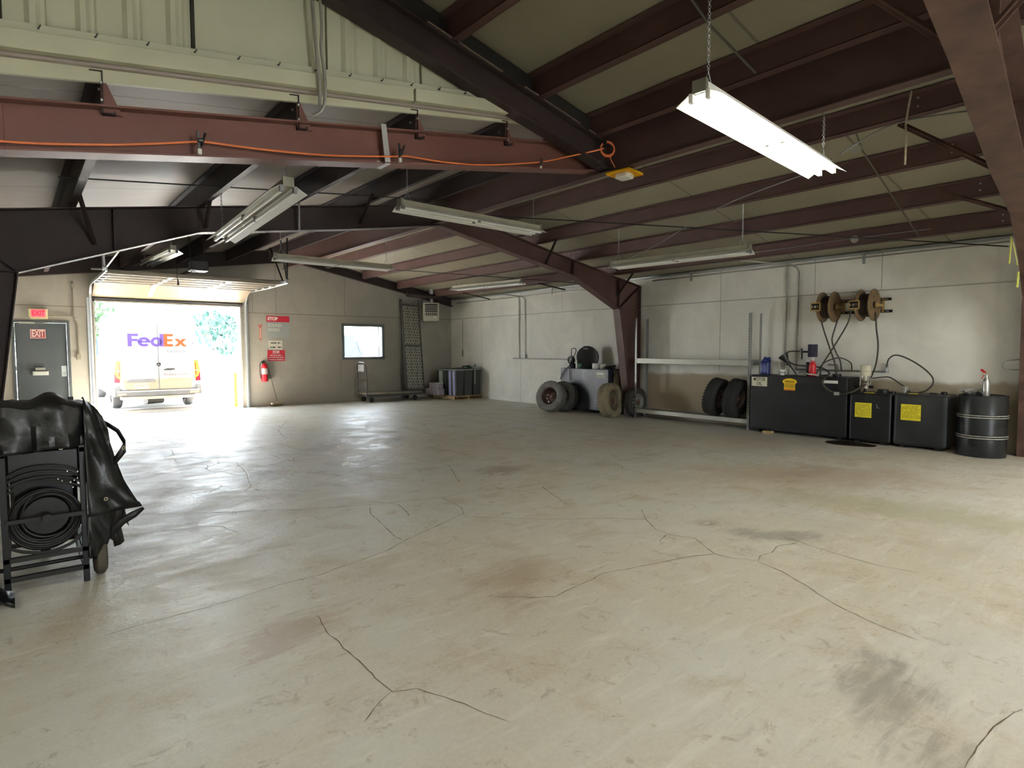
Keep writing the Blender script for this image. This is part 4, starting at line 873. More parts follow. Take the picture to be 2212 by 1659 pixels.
a0, a1 = Vector((9.57, 16.30, .265)), Vector((9.68, 16.80, 3.10)); dr = (a1-a0).normalized(); wv = Vector((1, .0, 0)); wv = (wv - dr*wv.dot(dr)).normalized(); nv = wv.cross(dr)
PLK = mat('weathered_plank_metal', (146, 144, 134), .55, .3, .15, 10); L = (a1-a0).length
m = MB(t.location)
for i in range(3): 
    c = wv*((i-1)*.19); m.hexa([a0+c-wv*.09, a0+c+wv*.09, a0+c+wv*.09+nv*.02, a0+c-wv*.09+nv*.02], [a1+c-wv*.09, a1+c+wv*.09, a1+c+wv*.09+nv*.02, a1+c-wv*.09+nv*.02])
m.build('deck', PLK, t)
m = MB(t.location)
for s in (-1, 1): m.bar(a0+wv*.30*s, a1+wv*.30*s, .035, .07, nv)
m.build('side_rail', DST, t)
m = MB(t.location)
for k in (.0, .48, .93): c = a0+dr*(L*k+.03); m.bar(c-wv*.30-nv*.03, c+wv*.30-nv*.03, .05, .05, nv); m.bar(c-wv*.30+nv*.03, c+wv*.30+nv*.03, .05, .02, nv)
m.build('cross_bar', DST, t)
hol = MB(t.location)
for r in range(30):
    for i in range(6):
        c = a0+dr*(.08+r*L/31)+wv*((i-2.5)*.092+(.03 if r % 2 else -.01)); hol.cyl(c-nv*.004, c+nv*.0245, .019, n=6)
hol.build('grip_hole_pattern', INK, t)
# pallet and load
t = thing('pallet', 'light wooden pallet in the far right corner under the black bins', 'pallet', (10.72, 15.7, 0)); o = t.location
px0, px1, py0, py1 = 10.20, 11.24, 15.06, 16.30
m = MB(o)
for x in (px0, (px0+px1)/2-.02, px1-.04): m.box(x, x+.04, py0, py1, .02, .105)
m.build('stringer', WOOD, t)
m = MB(o)
for k in range(7): y = py0+k*(py1-py0-.1)/6; m.box(px0, px1, y, y+.1, .105, .125)
m.build('top_board', WOOD, t)
m = MB(o)
for k in range(3): y = py0+k*(py1-py0-.1)/2; m.box(px0, px1, y, y+.1, .002, .02)
m.box(px0-.002, px0+.02, py0, py1, .09, .125)
for k in range(4): y = py0+k*(py1-py0-.06)/3; m.box(px0-.002, px0+.04, y, y+.06, .02, .105)
m.build('bottom_board', WOOD, t)
BIN = mat('dark_bin_plastic', (44, 48, 46), .45, 0, .15, 8); LAV = mat('lavender_card', (150, 150, 188), .6, 0, .1, 10); GRN = mat('pale_green_card', (150, 164, 158), .6, 0, .1, 10)
blab = [['black bin with lavender strips at the near left of the pallet', 'black bin in the middle front of the pallet', 'black bin at the front right of the pallet, nearest the side wall'],
        ['black bin with a pale grey end, rear left of the pallet', 'black bin in the middle of the rear row on the pallet', 'black bin in the rear row against the side wall']]
for r in range(2):
    for c in range(3):
        x0 = 10.26+c*.325; y0 = 15.08+r*.56; h = .80+.01*c
        t = thing('storage_bin', blab[r][c], 'bin', (x0+.15, y0+.26, .125), group='black bins on the pallet')
        m = MB(); m.hexa([(-.135, -.235, 0), (.135, -.235, 0), (.135, .235, 0), (-.135, .235, 0)], [(-.152, -.26, h), (.152, -.26, h), (.152, .26, h), (-.152, .26, h)]); m.build('body', BIN, t, bevel=.012)
        m = MB(); m.box(-.158, .158, -.266, .266, h-.03, h); m.build('rim', mat('grey_bin_rim', (140, 144, 136), .5, 0, .05), t, bevel=.004)
        if c == 0:
            for y in ((-.19, .02) if r == 0 else (-.08,)):
                w = .11 if r == 0 else .2
                m = MB(); m.hexa([(-.140, y, .01), (-.138, y, .01), (-.138, y+w, .01), (-.140, y+w, .01)], [(-.157, y, h-.05), (-.15, y, h-.05), (-.15, y+w, h-.05), (-.157, y+w, h-.05)]); m.build('end_card', LAV if r == 0 else GRN, t)
        if c == 2 and r == 0:
            m = MB(); m.box(-.10, -.08, -.272, -.262, .35, h-.02); m.build('strap', mat('white_strap', (180, 182, 174), .6, 0, .05), t)
t = thing('garden_hose', 'coil of dark green hose and tarp lying on top of the black bins', 'hose', (10.85, 15.35, .955))
m = MB(); rnd = random.Random(5)
for k in range(5): m.loop((rnd.uniform(-.03, .03), rnd.uniform(-.02, .02), .02+.012*k), (rnd.uniform(-.2, .2), rnd.uniform(-.2, .2), 1), .15-.01*k, .011, 26, 6)
m.tube([(.15, 0, .02), (.26, -.05, .06), (.33, .0, .12), (.36, .02, .05)], .012, 8, 5); m.build('coil', mat('dark_green_hose', (44, 70, 52), .5, 0, .1), t, smooth=True)
for k in range(2):
    for j in range(3 if k == 0 else 2):
        t = thing('clear_box', ['bottom row clear box at the near end beside the bins', 'bottom row clear box in the middle', 'bottom row clear box at the far end', 'upper clear box at the near end', 'upper clear box at the far end'][k*3+j] + ' of the pallet corner', 'box', (10.06, 15.72+j*.245+(.06 if k else 0), .0+.135+k*.19), group='stacked clear boxes by the bins')
        t.location.x = 10.06+.0
        m = MB(); m.box(-.10, .12, -.115, .115, -.008, .175); m.build('body', mat('cloudy_plastic', (150, 142, 152), .3, 0, .35, 14), t, bevel=.01)
        m = MB(); m.box(-.105, .125, -.12, .12, .165, .182); m.build('lid', mat('pale_lid', (178, 176, 180), .4, 0, .1), t, bevel=.003)

# ------------------------------------------------------------------ tyres
def tyre_parts(t, R=.385, W=.25, rim=.20, dirt=(86, 82, 74), rimcol=(104, 92, 86), spokes=10, deep=-.02):
    """axis along local y, outer face at -y"""
    rb = mat('tyre_rubber_%d_%d' % (dirt[0], int(R*1000)), dirt, .8, 0, .28, 7, .25, 60)
    prof = [(rim, -W*.40), (rim+.02, -W*.47), (rim+.07, -W*.50), (R-.055, -W*.50), (R-.018, -W*.43), (R-.004, -W*.36)]
    x = -W*.36
    for k in range(4):
        w = W*.72/4; prof += [(R, x+.004), (R, x+w-.012), (R-.011, x+w-.008), (R-.011, x+w-.002)]; x += w
    prof += [(R-.018, W*.43), (R-.055, W*.50), (rim+.07, W*.50), (rim+.02, W*.47), (rim, W*.40)]
    m = MB(); m.lathe(prof, (0, 0, 0), (0, 1, 0), 48); 
    for k in range(36):
        a = 2*math.pi*k/36
        for s in (-1, 1):
            c = Vector((math.cos(a)*(R-.01), s*W*.45, math.sin(a)*(R-.01))); d = Vector((math.cos(a), 0, math.sin(a)))
            m.bar(c-d*.05, c+d*.004, .022, .012, (0, 1, 0))
    m.build('tread', rb, t, smooth=True)
    rc = mat('steel_wheel_%d' % rimcol[0], rimcol, .5, .3, .2, 10)
    m = MB(); m.lathe([(rim+.008, -W*.42), (rim, -W*.38), (rim-.012, -W*.2), (rim-.03, W*.1), (rim-.012, W*.3), (rim+.008, W*.42)], (0, 0, 0), (0, 1, 0), 40)
    yy = W*deep; n = spokes
    m.lathe([(rim-.02, yy-.02), (rim*.80, yy-.012), (rim*.80, yy+.004), (rim-.02, yy+.004)], (0, 0, 0), (0, 1, 0), 40, True)
    m.lathe([(rim*.62, yy-.03), (rim*.42, yy-.045), (rim*.25, yy-.05), (.0, yy-.05)], (0, 0, 0), (0, 1, 0), 30)
    for k in range(n):
        a = 2*math.pi*k/n; d = Vector((math.cos(a), 0, math.sin(a)))
        m.bar(d*rim*.60+Vector((0, yy-.028, 0)), d*rim*.82+Vector((0, yy-.008, 0)), .045*20/n/2, .008, (0, 1, 0))
    m.build('wheel_rim', rc, t, smooth=True)
    m = MB(); m.lathe([(0, yy-.09), (rim*.22, yy-.085), (rim*.24, yy-.05)], (0, 0, 0), (0, 1, 0), 20)
    for k in range(8):
        a = 2*math.pi*k/8; c = Vector((math.cos(a)*rim*.36, yy-.05, math.sin(a)*rim*.36)); m.cyl(c, c+Vector((0, -.018, 0)), .012, n=6)
    m.build('hub', mat('rusty_hub', (110, 84, 72), .6, .3, .2, 16), t, smooth=True)
def tyre(label, loc, face, lean, group, **k):
    """face: horizontal direction of the outer face; lean: tilt back in degrees"""
    t = thing('wheel_and_tyre', label, 'tyre', loc, group=group)
    a = math.atan2(face[1], face[0]) + math.pi/2
    t.rotation_mode = 'XYZ'; t.rotation_euler = (math.radians(-lean), 0, a)
    tyre_parts(t, **k); return t
g = 'tyres leaning beside the scuffed steel tank'
tyre('grey dusty tyre with a deep rusty rim, leftmost, leaning beside the scuffed tank', (10.20, 10.82, .375), (-.97, -.25), 16, g, R=.385, rim=.215, dirt=(112, 110, 104), rimcol=(92, 72, 66), deep=.30)
tyre('grey tyre tucked behind the leftmost tyre by the scuffed tank', (10.47, 10.66, .37), (-.97, -.25), 14, g, R=.375, rim=.21, dirt=(84, 84, 80))
tyre('sandy brown dirty tyre with a slotted rim, left of the steel shelf upright', (10.38, 9.06, .385), (.2, -.98), 6, g, R=.395, W=.26, rim=.235, dirt=(132, 122, 98), rimcol=(120, 110, 90), spokes=12)
tyre('dark tyre with a pale rim half behind the steel shelf upright', (10.93, 8.775, .335), (.0, -1), 0, g, R=.335, W=.17, rim=.20, dirt=(58, 56, 52), rimcol=(150, 150, 140))
g = 'tyres on the bottom shelf'
tyre('black knobbly tyre on the bottom shelf, left of two, leaning on the wall', (10.90, 6.70, .585), (.1, -.99), -13, g, R=.385, W=.24, dirt=(44, 44, 42))
tyre('black tyre on the bottom shelf, right of two, half behind the shelf upright', (10.90, 6.27, .585), (.1, -.99), -11, g, R=.385, W=.24, dirt=(40, 40, 40))

# ------------------------------------------------------------------ scuffed tank with things on it
t = thing('oil_tank', 'scuffed blue grey steel tank on the far side wall, tyres leaning at both ends', 'tank', (11.0, 10.2, 0)); o = t.location
SC, n, l, p = node_mat('scuffed_blue_black_tank'); v = n.new('ShaderNodeTexCoord').outputs['Object']
c1 = mix(n, l, ramp(n, l, nz(n, l, mapping(n, l, v, (0, 0, 0), (1, 1, .5)), 3.2, 6, .65, .8), .48, .66), hexlin(40, 43, 52), hexlin(80, 82, 94))
l.new(c1, p.inputs['Base Color']); p.inputs['Roughness'].default_value = .42
m = MB(o); m.box(10.72, 11.26, 9.42, 11.02, .07, 1.07); m.build('body', SC, t, bevel=.012)
m = MB(o)
for y in (9.5, 10.85): m.box(10.76, 11.2, y, y+.1, 0, .075)
m.build('skid', BLACKS, t)
m = MB(o); m.box(10.716, 10.72, 9.50, 9.82, .86, 1.0); m.build('label', mat('faded_label', (168, 166, 150), .6, 0, .15, 20), t)
m = MB(o); m.box(10.713, 10.716, 9.56, 9.78, .945, .99); m.build('label', WHITE, t)
t = thing('drain_pan', 'round black oil drain pan standing on edge on the scuffed tank', 'drain pan', (10.93, 10.28, 1.345))
m = MB(); ax = Vector((-.86, -.5, .12)); m.lathe([(0, .03), (.18, .03), (.235, .05), (.262, .055), (.27, .04), (.27, -.05), (.22, -.08), (0, -.08)], (0, 0, 0), ax, 40); m.build('pan', BLACKP, t, smooth=True)
m = MB(); m.loop(ax*.055, ax, .262, .014, 40, 8); m.bar((.04-.04, -.07, .262), (-.04-.04, .07, .262), .03, .025); m.build('rim', BLACKP, t, smooth=True)
m = MB(); m.bar((-.07, -.03-.05, .215), (-.1, .05, .215), .012, .03); m.build('grip', GREYP, t)
m = MB(); m.lathe([(0, 0), (.17, 0), (.20, .05), (0, .05)], (-.02, 0, -.275), (0, 0, 1), 28); m.build('base', mat('green_black', (28, 44, 36), .4, 0, .1), t, smooth=True)
t = thing('grease_pump', 'small black hand pump with a loop handle left of the round drain pan', 'pump', (10.88, 10.74, 1.07))
m = MB(); m.lathe([(.05, 0), (.085, .01), (.09, .10), (.05, .12), (.03, .13), (.03, .22), (.045, .23), (.045, .26), (0, .27)], (0, 0, 0), (0, 0, 1), 20); m.loop((0, .06, .2), (1, .3, 0), .09, .018, 24, 8); m.build('body', BLACKS, t, smooth=True)
m = MB(); m.tube([(0, .05, .28), (0, .06, .42), (-.01, .02, .49), (0, -.08, .49), (0, -.1, .42), (0, -.03, .30), (0, .02, .27)], .010, 8, 4); m.build('handle', BLACKS, t, smooth=True)
m = MB(); m.lathe([(0, 0), (.03, .0), (.035, .03), (.02, .06), (0, .06)], (-.06, 0, .25), (-1, 0, .4), 16); m.build('valve', GALV, t, smooth=True)
m = MB(); m.tube([(-.05, .0, .2), (-.16, -.02, .05), (-.20, .05, -.02), (-.20, .18, -.15), (-.19, .26, -.28)], .011, 8, 6); m.tube([(-.05, -.02, .18), (-.17, -.06, .03), (-.19, -.07, -.08), (-.185, -.10, -.3)], .009, 8, 6); m.build('hose', RUBBER, t, smooth=True)
def can(name, label, cat, loc, r, h, mm, capm=None, neck=.5, group=None):
    t = thing(name, label, cat, loc, group=group)
    m = MB(); m.lathe([(0, 0), (r*.92, 0), (r, .008), (r, h*.72), (r*.9, h*.8), (r*neck, h*.88), (r*neck, h*.92), (0, h*.92)], (0, 0, 0), (0, 0, 1), 22); m.build('body', mm, t, smooth=True)
    if capm: m = MB(); m.cyl((0, 0, h*.90), (0, 0, h), r*neck*1.15, n=16); m.build('cap', capm, t, smooth=True)
    return t
can('plastic_tub', 'short white tub on the scuffed tank, right of the drain pan', 'tub', (10.86, 9.96, 1.07), .075, .13, WHITE, WHITE, .95)
can('plastic_tub', 'second short cream tub on the scuffed tank, furthest right', 'tub', (10.95, 9.80, 1.07), .065, .13, mat('cream_plastic', (200, 196, 182), .5, 0, .05), GREYP, .95)
can('bottle', 'small white capped bottle between the hand pump and the drain pan', 'bottle', (10.80, 10.52, 1.07), .035, .17, WHITE, WHITE, .4)
can('bottle', 'dark green bottle at the foot of the drain pan', 'bottle', (10.80, 10.40, 1.07), .05, .15, mat('green_plastic', (34, 92, 66), .4, 0, .05), BLACKP, .4)
t = thing('cable_bundle', 'tangle of dark cable lying at the right end of the scuffed tank', 'cable', (11.0, 9.62, 1.07))
m = MB(); rnd = random.Random(6)
for k in range(4): m.loop((rnd.uniform(-.05, .05), rnd.uniform(-.06, .1), .025+.012*k), (rnd.uniform(-.3, .3), rnd.uniform(-.3, .3), 1), .10+.01*k, .011, 24, 6)
m.tube([(0, -.1, .05), (-.05, -.2, .1), (-.1, -.24, .02), (-.2, -.235, -.1)], .012, 8, 5); m.build('coil', RUBBER, t, smooth=True)
m = MB(); rnd = random.Random(9); nu, nv2 = 12, 14; vs = []
for j in range(nv2):
    for i in range(nu):
        u = i/(nu-1); v_ = j/(nv2-1); x = -.16+.24*u+.02*math.sin(9*v_+u*3); y = .02-.05*math.sin(u*9+v_*4)*(.4+.6*v_)-.02*v_; vs.append((x, y, .10-.42*v_*(1-.12*math.sin(u*7))))
m.add(vs, [(j*nu+i, j*nu+i+1, (j+1)*nu+i+1, (j+1)*nu+i) for j in range(nv2-1) for i in range(nu-1)]); q = m.build('rag', mat('sandy_cloth', (142, 134, 112), .9, 0, .2, 12), None, smooth=True, solid=.006); q.location = (11.0, 9.36, .95); tag(q, 'crumpled sandy cloth hanging off the right end of the scuffed tank', 'rag')

# ------------------------------------------------------------------ steel shelf
t = thing('shelf_rack', 'grey slotted steel shelf rack, nearly empty, against the side wall', 'shelf', (11.0, 7.3, 0)); o = t.location
RY0, RY1, RX0, RX1 = 5.94, 8.70, 10.80, 11.22
PST = mat('grey_shelf_paint', (150, 152, 150), .4, .35, .08, 6)
for x in (RX0, RX1):
    for y in (RY0, RY1):
        m = MB(o); sx_ = 1 if x == RX0 else -1; sy = 1 if y == RY0 else -1
        m.box(min(x, x+sx_*.045), max(x, x+sx_*.045), y-.002, y+.002, 0, 2.24); m.box(x-.002, x+.002, min(y, y+sy*.045), max(y, y+sy*.045), 0, 2.24); m.box(x-.01*(sx_ < 0)-.0, x+.05*(sx_ > 0)+.01*(sx_ < 0), y-.03*(sy < 0), y+.03*(sy > 0), 0, .006)
        m.build('post', PST, t)
        m = MB(o)
        for k in range(42):
            z = .06+k*.052
            m.box(x-.0035 if sx_ > 0 else x+.0, x+.0 if sx_ > 0 else x+.0035, y+sy*.014 if sy > 0 else y-.028, y+.028 if sy > 0 else y-.014, z, z+.022)
        m.build('slots', INK, t)
for zt, hb in ((1.34, .11), (.20, .085)):
    m = MB(o)
    for x in (RX0+.004, RX1-.03): m.box(x, x+.028, RY0+.01, RY1-.01, zt-hb, zt)
    m.build('beam', mat('pale_shelf_beam', (176, 176, 166), .4, .2, .06, 5), t, bevel=.003)
    m = MB(o)
    for y in (RY0+.005, RY1-.03): m.box(RX0+.02, RX1-.02, y, y+.025, zt-hb*.9, zt)
    m.build('end_beam', PST, t)
    m = MB(o)
    if zt < .5: m.box(RX0+.03, RX1-.03, RY0+.03, RY1-.03, zt-.02, zt-.004)
    else:
        for k in range(4): y = RY0+.4+k*.65; m.box(RX0+.03, RX1-.03, y, y+.03, zt-.03, zt-.01)
        m.box(RX0+.03, RX1-.03, RY0+.03, RY1-.03, zt-.012, zt-.004)
    m.build('deck', PST, t)

# ------------------------------------------------------------------ black tanks
def tank(label, y0, y1, z0, z1, x0=10.70, x1=11.26, mm=TANK, bev=.03, feet=True):
    t = thing('oil_tank', label, 'tank', ((x0+x1)/2, (y0+y1)/2, 0)); o = t.location
    m = MB(o); m.box(x0, x1, y0, y1, z0, z1); m.build('body', mm, t, bevel=bev, segs=3)
    m = MB(o)
    for y in (y0+.08, y1-.16): m.box(x0+.05, x1-.05, y, y+.08, 0, z0+.005)
    m.build('skid', BLACKS, t)
    return t
bt = tank('biggest black oil tank, with the MOTOR OIL label, right of the steel shelf', 4.15, 5.86, .055, 1.07, bev=.008)
o = bt.location; FX = 10.70
m = MB(o); m.box(FX-.003, FX, 5.54, 5.84, .86, 1.03); m.build('label_plate', mat('cream_label', (218, 214, 190), .5, 0, .03), bt)
writing('MOTOR', .088, (FX-.005, 5.69, .985), NX, INK, bt, off=.001, sx=.72); writing('OIL', .085, (FX-.005, 5.69, .905), NX, INK, bt, off=.001, sx=.8)
m = MB(o); cy, cz = 5.12, .965
m.prism([(cy+.13*math.cos(a), cz+.06*math.sin(a)) for a in [2*math.pi*k/28 for k in range(28)]], 0, FX-.003, FX); m.prism([(cy-.10, .81), (cy+.10, .81), (cy+.10, .95), (cy-.10, .95)], 0, FX-.0028, FX)
m.build('yellow_sticker', mat('bright_yellow_sticker', (240, 200, 20), .4, 0, .03), bt)
m = MB(o); m.box(FX-.0035, FX-.0028, cy-.095, cy+.095, .812, .835); m.build('orange_band', mat('orange_print', (226, 112, 30), .5, 0, 0), bt)
writing('PENNZOIL', .044, (FX-.0045, cy, .965), NX, INK, bt, off=.0008, sx=.8)
m = MB(o); rnd = random.Random(12)
for z in (.925, .90, .88, .858):
    y = cy+.085
    while y > cy-.08: w = rnd.uniform(.012, .028); m.box(FX-.0036, FX-.003, y-w, y, z-.005, z+.004); y -= w+.006
m.build('small_print', INK, bt)
m = MB(o); m.box(FX-.003, FX, 4.30, 4.53, .965, 1.015); m.build('white_strip_label', WHITE, bt)
m = MB(o); m.box(FX-.012, FX+.01, 4.17, 5.84, .075, .10); m.build('base_lip', TANK, bt)
m = MB(o)
for y, r, h in ((4.42, .07, .05), (5.0, .03, .04), (4.9, .03, .06)): m.cyl((10.95, y, 1.07), (10.95, y, 1.07+h), r, n=18)
m.build('fill_cap', BLACKS, bt, bevel=.004)
m = MB(); m.box(10.60, 10.72, 5.40, 5.56, 0, .045); tag(m.build('wood_block', WOOD, None, bevel=.003), 'small wooden block on the floor under the front of the biggest black tank', 'block')
SMT = mat('dusty_tank_paint', (40, 42, 44), .5, .05, .5, 2.2, .05, 20)
s1 = tank('narrow black oil tank with a yellow label, between the biggest tank and the wide one', 3.49, 4.11, .04, .83, mm=TANK)
s2 = tank('dusty black oil tank with a yellow label, next to the steel drum', 2.74, 3.46, .04, .85, mm=SMT, bev=.05)
def ylabel(t, y0, y1, z0, z1, seed):
    o = t.location; m = MB(o); m.box(FX-.003, FX+.001, y0, y1, z0, z1); m.build('yellow_label', YEL, t)
    m = MB(o); rnd = random.Random(seed); z = z1-.03
    while z > z0+.03:
        y = y1-.015
        while y > y0+.03:
            w = rnd.uniform(.01, .035); 
            if rnd.random() < .8: m.box(FX-.0036, FX-.003, y-w, y, z-.004, z+.003)
            y -= w+.007
        z -= .022
    m.build('small_print', mat('faded_ink', (120, 112, 40), .6, 0, 0), t)
ylabel(s1, 3.77, 4.02, .43, .67, 1); ylabel(s2, 3.08, 3.35, .44, .69, 2)
for t_, y in ((s1, 3.83), (s2, 3.20)):
    m = MB(t_.location); m.box(10.74, 10.78, y-.06, y+.07, t_['_t'] if '_t' in t_ else (.832 if t_ == s1 else .852), (.838 if t_ == s1 else .858)); m.build('top_label', YEL, t_)
m = MB(s1.location); m.bar((FX-.001, 3.70, .66), (FX-.001, 3.685, .60), .012, .002); m.bar((FX-.001, 3.69, .60), (FX-.001, 3.65, .60), .012, .002); m.build('chalk_mark', WHITE, s1)
for t_, caps in ((s1, ((3.70, .09, .06), (3.56, .05, .03))), (s2, ((3.36, .05, .04), (3.0, .06, .02), (2.86, .045, .045)))):
    zt = .83 if t_ == s1 else .85
    m = MB(t_.location)
    for y, r, h in caps: m.cyl((10.97, y, zt), (10.97, y, zt+h), r, r*.85, n=18)
    m.build('fill_cap', BLACKS, t_, bevel=.004)
m = MB(s2.location); m.cyl((10.95, 3.38, .85), (10.95, 3.38, .93), .035, n=16); m.cyl((10.95, 3.38, .93), (10.95, 3.38, .955), .05, n=16); m.build('vent', mat('grey_vent', (150, 150, 142), .5, .2, .05), s2, smooth=True)
m = MB(); m.prism([(10.5+.25*math.cos(a)*(1+.15*math.sin(3*a)), 4.0+.42*math.sin(a)*(1+.1*math.cos(2*a))) for a in [2*math.pi*k/30 for k in range(30)]], 2, .0005, .002)
tag(m.build('oil_stain', mat('oil_stain', (44, 34, 28), .35, 0, .2, 9), None), 'dark oil stain on the floor in front of the narrow black tank', 'stain')
# drum
t = thing('steel_drum', 'black steel drum with two worn bright ribs at the end of the tank row', 'drum', (10.83, 2.345, 0))
DRM = mat('black_drum_paint', (36, 38, 42), .3, .15, .35, 2.5, .03, 10)
Rd = .292; m = MB(); prof = [(0, .012), (Rd-.015, .012), (Rd, 0), (Rd+.004, .01)]
for z in (.29, .585): prof += [(Rd, z-.03), (Rd+.012, z-.015), (Rd, z), (Rd+.012, z+.015), (Rd, z+.03)]
prof += [(Rd, .86), (Rd+.006, .875), (Rd, .885), (Rd-.012, .88), (Rd-.015, .865), (0, .865)]
m.lathe(prof, (0, 0, 0), (0, 0, 1), 48); m.build('shell', DRM, t, smooth=True)
for z in (.29, .585):
    for dz in (-.015, .015):
        m = MB(); m.lathe([(Rd+.008, z+dz-.007), (Rd+.0155, z+dz), (Rd+.008, z+dz+.007)], (0, 0, 0), (0, 0, 1), 48); m.build('rib', mat('worn_rib', (206, 206, 198), .4, .5, .2, 20), t, smooth=True)
m = MB(); m.cyl((.0, .16, .865), (.0, .16, .885), .035, n=16); m.cyl((.1, -.16, .865), (.1, -.16, .882), .022, n=12); m.build('bung', BLACKS, t)
t = thing('spray_bottle', 'silver spray can with a red trigger standing on the drum', 'bottle', (10.80, 2.31, .866))
m = MB(); m.lathe([(0, 0), (.042, 0), (.045, .01), (.045, .22), (.03, .26), (.018, .28), (.018, .31), (0, .31)], (0, 0, 0), (0, 0, 1), 20); m.build('body', mat('silver_can', (190, 190, 188), .3, .7, .06), t, smooth=True)
m = MB(); m.box(-.02, .02, -.02, .06, .31, .34); m.build('head', mat('tan_head', (176, 164, 142), .5, 0, .05), t, bevel=.004)
m = MB(); m.bar((0, .01, .335), (0, .07, .39), .02, .03); m.bar((0, .03, .31), (0, .06, .25), .012, .01); m.build('trigger', RED, t, bevel=.003)
m = MB(); rnd = random.Random(3); vs = []; nu, nv2 = 14, 10
for j in range(nv2):
    for i in range(nu):
        a = 2*math.pi*i/nu; r = .12*math.sin(math.pi*(.12+.8*j/(nv2-1)))*(1+rnd.uniform(-.22, .22)); vs.append((r*math.cos(a)*.8, r*math.sin(a)*1.25, .015+.11*(j/(nv2-1))+rnd.uniform(-.01, .012)))
m.add(vs, [(j*nu+i, j*nu+(i+1) % nu, (j+1)*nu+(i+1) % nu, (j+1)*nu+i) for j in range(nv2-1) for i in range(nu)]); q = m.build('plastic_bag', mat('cloudy_film', (190, 192, 186), .25, 0, .1, alpha=.7), None, smooth=True); q.location = (10.95, 2.50, .866); tag(q, 'crumpled clear bag lying on the back of the drum', 'bag')
t = thing('funnel', 'small dark funnel upside down beside the spray can on the drum', 'funnel', (10.9, 2.42, .866))
m = MB(); m.lathe([(.045, 0), (.045, .008), (.015, .06), (.010, .085), (0, .085)], (0, 0, 0), (0, 0, 1), 16); m.build('cone', BLACKP, t, smooth=True)

# things on the biggest black tank (top at z = 1.07)
ZT1 = 1.072
t = thing('oil_jug', 'tall dark blue oil jug with a handle at the left end of the biggest tank', 'jug', (10.88, 5.68, ZT1))
BLU = mat('blue_jug', (38, 50, 112), .35, 0, .12, 10)
m = MB(); m.box(-.055, .055, -.085, .07, 0, .24); m.hexa([(-.055, -.085, .24), (.055, -.085, .24), (.055, .07, .24), (-.055, .07, .24)], [(-.03, -.07, .31), (.03, -.07, .31), (.03, .02, .31), (-.03, .02, .31)]); m.build('body', BLU, t, bevel=.018, segs=3)
m = MB(); m.tube([(0, -.03, .30), (0, -.09, .315), (0, -.105, .25), (0, -.085, .17)], .014, 8, 4); m.build('handle', BLU, t, smooth=True)
m = MB(); m.cyl((0, .0, .305), (0, .0, .335), .026, n=16); m.build('cap', BLU, t)
m = MB(); m.box(-.0565, -.055, -.06, .05, .05, .18); m.build('label', mat('jug_label', (96, 106, 160), .5, 0, .3, 30), t)
t = thing('mug', 'white mug with a dark print on the biggest black tank', 'mug', (10.83, 5.33, ZT1))
m = MB(); m.lathe([(0, .004), (.038, .004), (.04, 0), (.045, .004), (.047, .10), (.043, .10), (.041, .01), (0, .01)], (0, 0, 0), (0, 0, 1), 24); m.tube([(0, -.045, .08), (0, -.08, .075), (0, -.082, .035), (0, -.045, .025)], .007, 8, 5); m.build('cup', WHITE, t, smooth=True)
m = MB(); m.lathe([(.0475, .035), (.0475, .07)], (0, 0, 0), (0, 0, 1), 24); m.build('print', mat('mug_print', (168, 168, 168), .5, 0, .5, 60), t)
can('glass_jar', 'tall clear jar with a dark lid just behind the white mug', 'jar', (11.0, 5.32, ZT1), .045, .20, mat('jar_glass', (176, 176, 160), .15, 0, .1, 12), mat('brown_lid', (72, 58, 50), .5, 0, .1), .7)
t = thing('funnel', 'long black funnel leaning to the left on the biggest black tank', 'funnel', (10.90, 5.10, ZT1))
a, b = Vector((0, 0, .02)), Vector((-.03, .24, .36)); ax = (b-a)
m = MB(); Lf = ax.length; m.lathe([(.008, 0), (.012, Lf*.35), (.035, Lf*.7), (.085, Lf*.95), (.09, Lf), (.082, Lf), (.03, Lf*.7), (.006, Lf*.33)], a, ax, 24); m.build('cone', mat('green_black_plastic', (28, 34, 32), .4, 0, .1), t, smooth=True)
can('bottle', 'red oil bottle with a dented shape on the biggest black tank', 'bottle', (10.84, 4.79, ZT1), .062, .27, mat('red_plastic', (198, 36, 46), .3, 0, .15, 16), RED, .55)
can('bottle', 'slim black bottle just left of the red one', 'bottle', (10.90, 4.90, ZT1), .035, .28, BLACKP, WHITE, .5)
t = thing('oil_filter_head', 'dark ribbed filter canister on a pipe above the red bottle', 'filter', (11.08, 4.90, 1.20))
m = MB(); m.box(-.055, .055, -.065, .065, .21, .43)
for k in range(6): m.box(-.06, .06, -.062+k*.022, -.054+k*.022, .205, .435)
m.build('canister', mat('violet_black', (40, 38, 62), .4, .1, .1), t, bevel=.004)
m = MB(); m.cyl((0, 0, .12), (0, 0, .21), .035, n=14); m.build('collar', WHITE, t, smooth=True)
m = MB(); m.cyl((0, 0, -.125), (0, 0, .12), .016, n=10); m.tube([(0, .08, .30), (0, .16, .30), (0, .19, .30), (0, .20, .36)], .018, 8, 0); m.cyl((0, .19, .3), (0, .19, .16), .014, n=8); m.build('pipe', BLACKS, t, smooth=True)
HOSE = mat('hose_rubber', (58, 56, 48), .55, 0, .1, 12)
def hose(label, pts, r=.013): 
    m = MB(); m.tube(pts, r, 8, 8); return tag(m.build('hose', HOSE, None, smooth=True), label, 'hose')
hose('black hose looping from the filter canister down across the biggest tank', [(11.08, 5.13, 1.51), (11.06, 5.32, 1.50), (11.06, 5.40, 1.42), (11.05, 5.25, 1.28), (11.04, 5.0, 1.24), (11.02, 4.72, 1.22), (11.02, 4.58, 1.13), (11.02, 4.62, 1.09), (11.0, 4.75, 1.085)])
